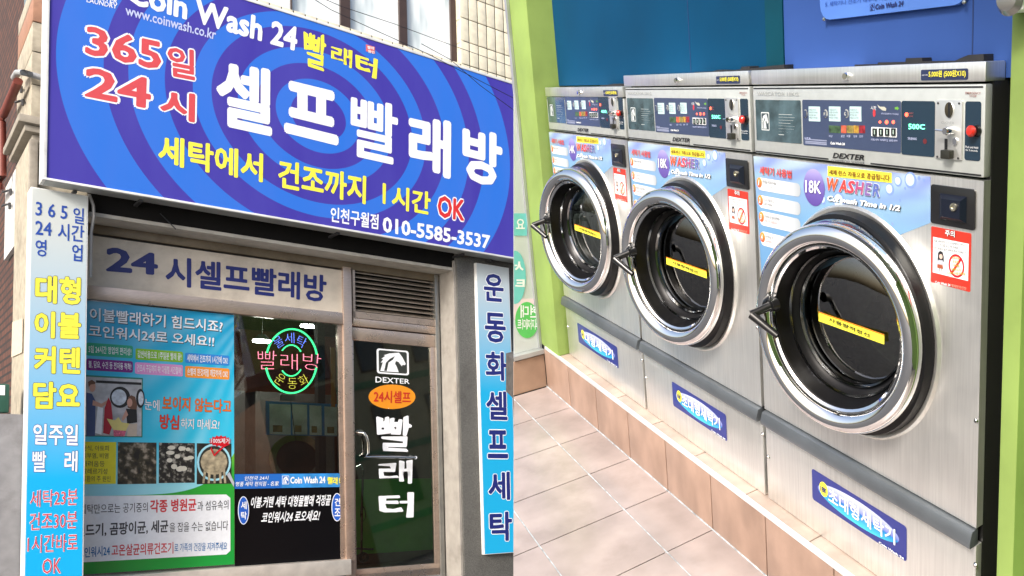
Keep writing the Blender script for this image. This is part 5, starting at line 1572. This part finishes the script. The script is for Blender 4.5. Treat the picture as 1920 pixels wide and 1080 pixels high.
    obj('handle_grip', MB(RM).tube([tip, (tip * .6 + lo_ * .4), lo_], [.011, .010, .008], 10), blackp, hd)
    obj('handle_bolt', MB(RM).lathe(up.x + .0, up.y, [(0, up.z + .002), (.014, up.z), (.016, up.z - .02)], 16), blackp, hd)
    # body under the door: vertical seam
    return t

washer(A3, 'nearest and largest looking washer with the dark round door, at the right of the row')
washer(A3 - .777, 'middle washer of the three, between the smallest and the nearest one', price='5,000원 (500원X10)')
washer(A3 - 1.555, 'leftmost washer beside the green pillar, its top lower than the others', small=True, kind='14K', words='대형세탁기', price='4,000원 (500원X8)')

# low black housings lying on the washers
def housing(pts, c, d, label):
    o = obj('top_housing', MB(RM).prism([tuple(RM.at(x, y, c))[:2] for x, y in pts], c - d, c), mat('matt_black', (.01, .01, .012), .6), bevel=.001)
    tag(o, label, 'cover', 'black housings on the washer tops')
housing([(1602, 130), (1602, 121), (1645, 120), (1646, 117), (1697, 116), (1698, 109), (1728, 108), (1729, 115), (1790, 114), (1800, 109), (1815, 103), (1844, 101), (1845, 130)], CWF - .03, .034, 'black low housing with a raised end on top of the nearest washer')
housing([(1302, 141), (1302, 135), (1335, 134), (1345, 131), (1370, 132), (1388, 130), (1390, 125), (1404, 124), (1406, 129), (1440, 124), (1470, 121), (1470, 134), (1404, 139)], CWF - .03, .034, 'black low housing on top of the middle washer, reaching the wall corner')
housing([(1125, 164), (1125, 160), (1140, 159), (1150, 157), (1166, 158), (1168, 163)], CWF - .03, .034, 'small black housing on top of the leftmost washer')

# ================================================================ across the street
def block(name, label, x, y, w, d, h, m, rows, cols, band=None):
    t = thing(name, label, 'building', (x, y, -3.4), 'buildings across the street')
    mb = MB()
    def bx(mb, x0, x1, y0, y1, z0, z1):
        i = len(mb.v)
        mb.v += [Vector((a, b, c)) for c in (z0, z1) for b in (y0, y1) for a in (x0, x1)]
        for q in ((0, 1, 3, 2), (4, 6, 7, 5), (0, 4, 5, 1), (2, 3, 7, 6), (0, 2, 6, 4), (1, 5, 7, 3)):
            mb.f.append([i + k for k in q])
        return mb
    obj('wall', bx(MB(), x, x + d, y, y + w, -3.4, h), m, t)
    for r in range(rows):
        for c in range(cols):
            y0 = y + (c + .25) * w / cols
            z0 = -1.2 + r * 3.0
            f_ = obj('window', bx(MB(), x - .05, x - .002, y0, y0 + w / cols * .5, z0, z0 + 1.5), brown, t)
            obj('pane', bx(MB(), x - .06, x - .051, y0 + .06, y0 + w / cols * .5 - .06, z0 + .06, z0 + 1.44), mat('far_pane', (.05, .07, .08), .1, coat=.5), f_)
        if band:
            obj('band', bx(MB(), x - .03, x - .001, y, y + w, -1.9 + r * 3.0, -1.6 + r * 3.0), band, t)
block('opposite_building', 'red-brown building across the street, behind the viewer', 19, -9, 13, 8, 7, mat('red_render', (.36, .15, .08), .7, dirt=.4), 3, 5)
block('opposite_building', 'beige building with green bands across the street, behind the viewer', 19, 5, 14, 8, 9, mat('beige_render', (.5, .44, .28), .7, dirt=.4), 3, 6, mat('green_band', (.12, .3, .16), .6))
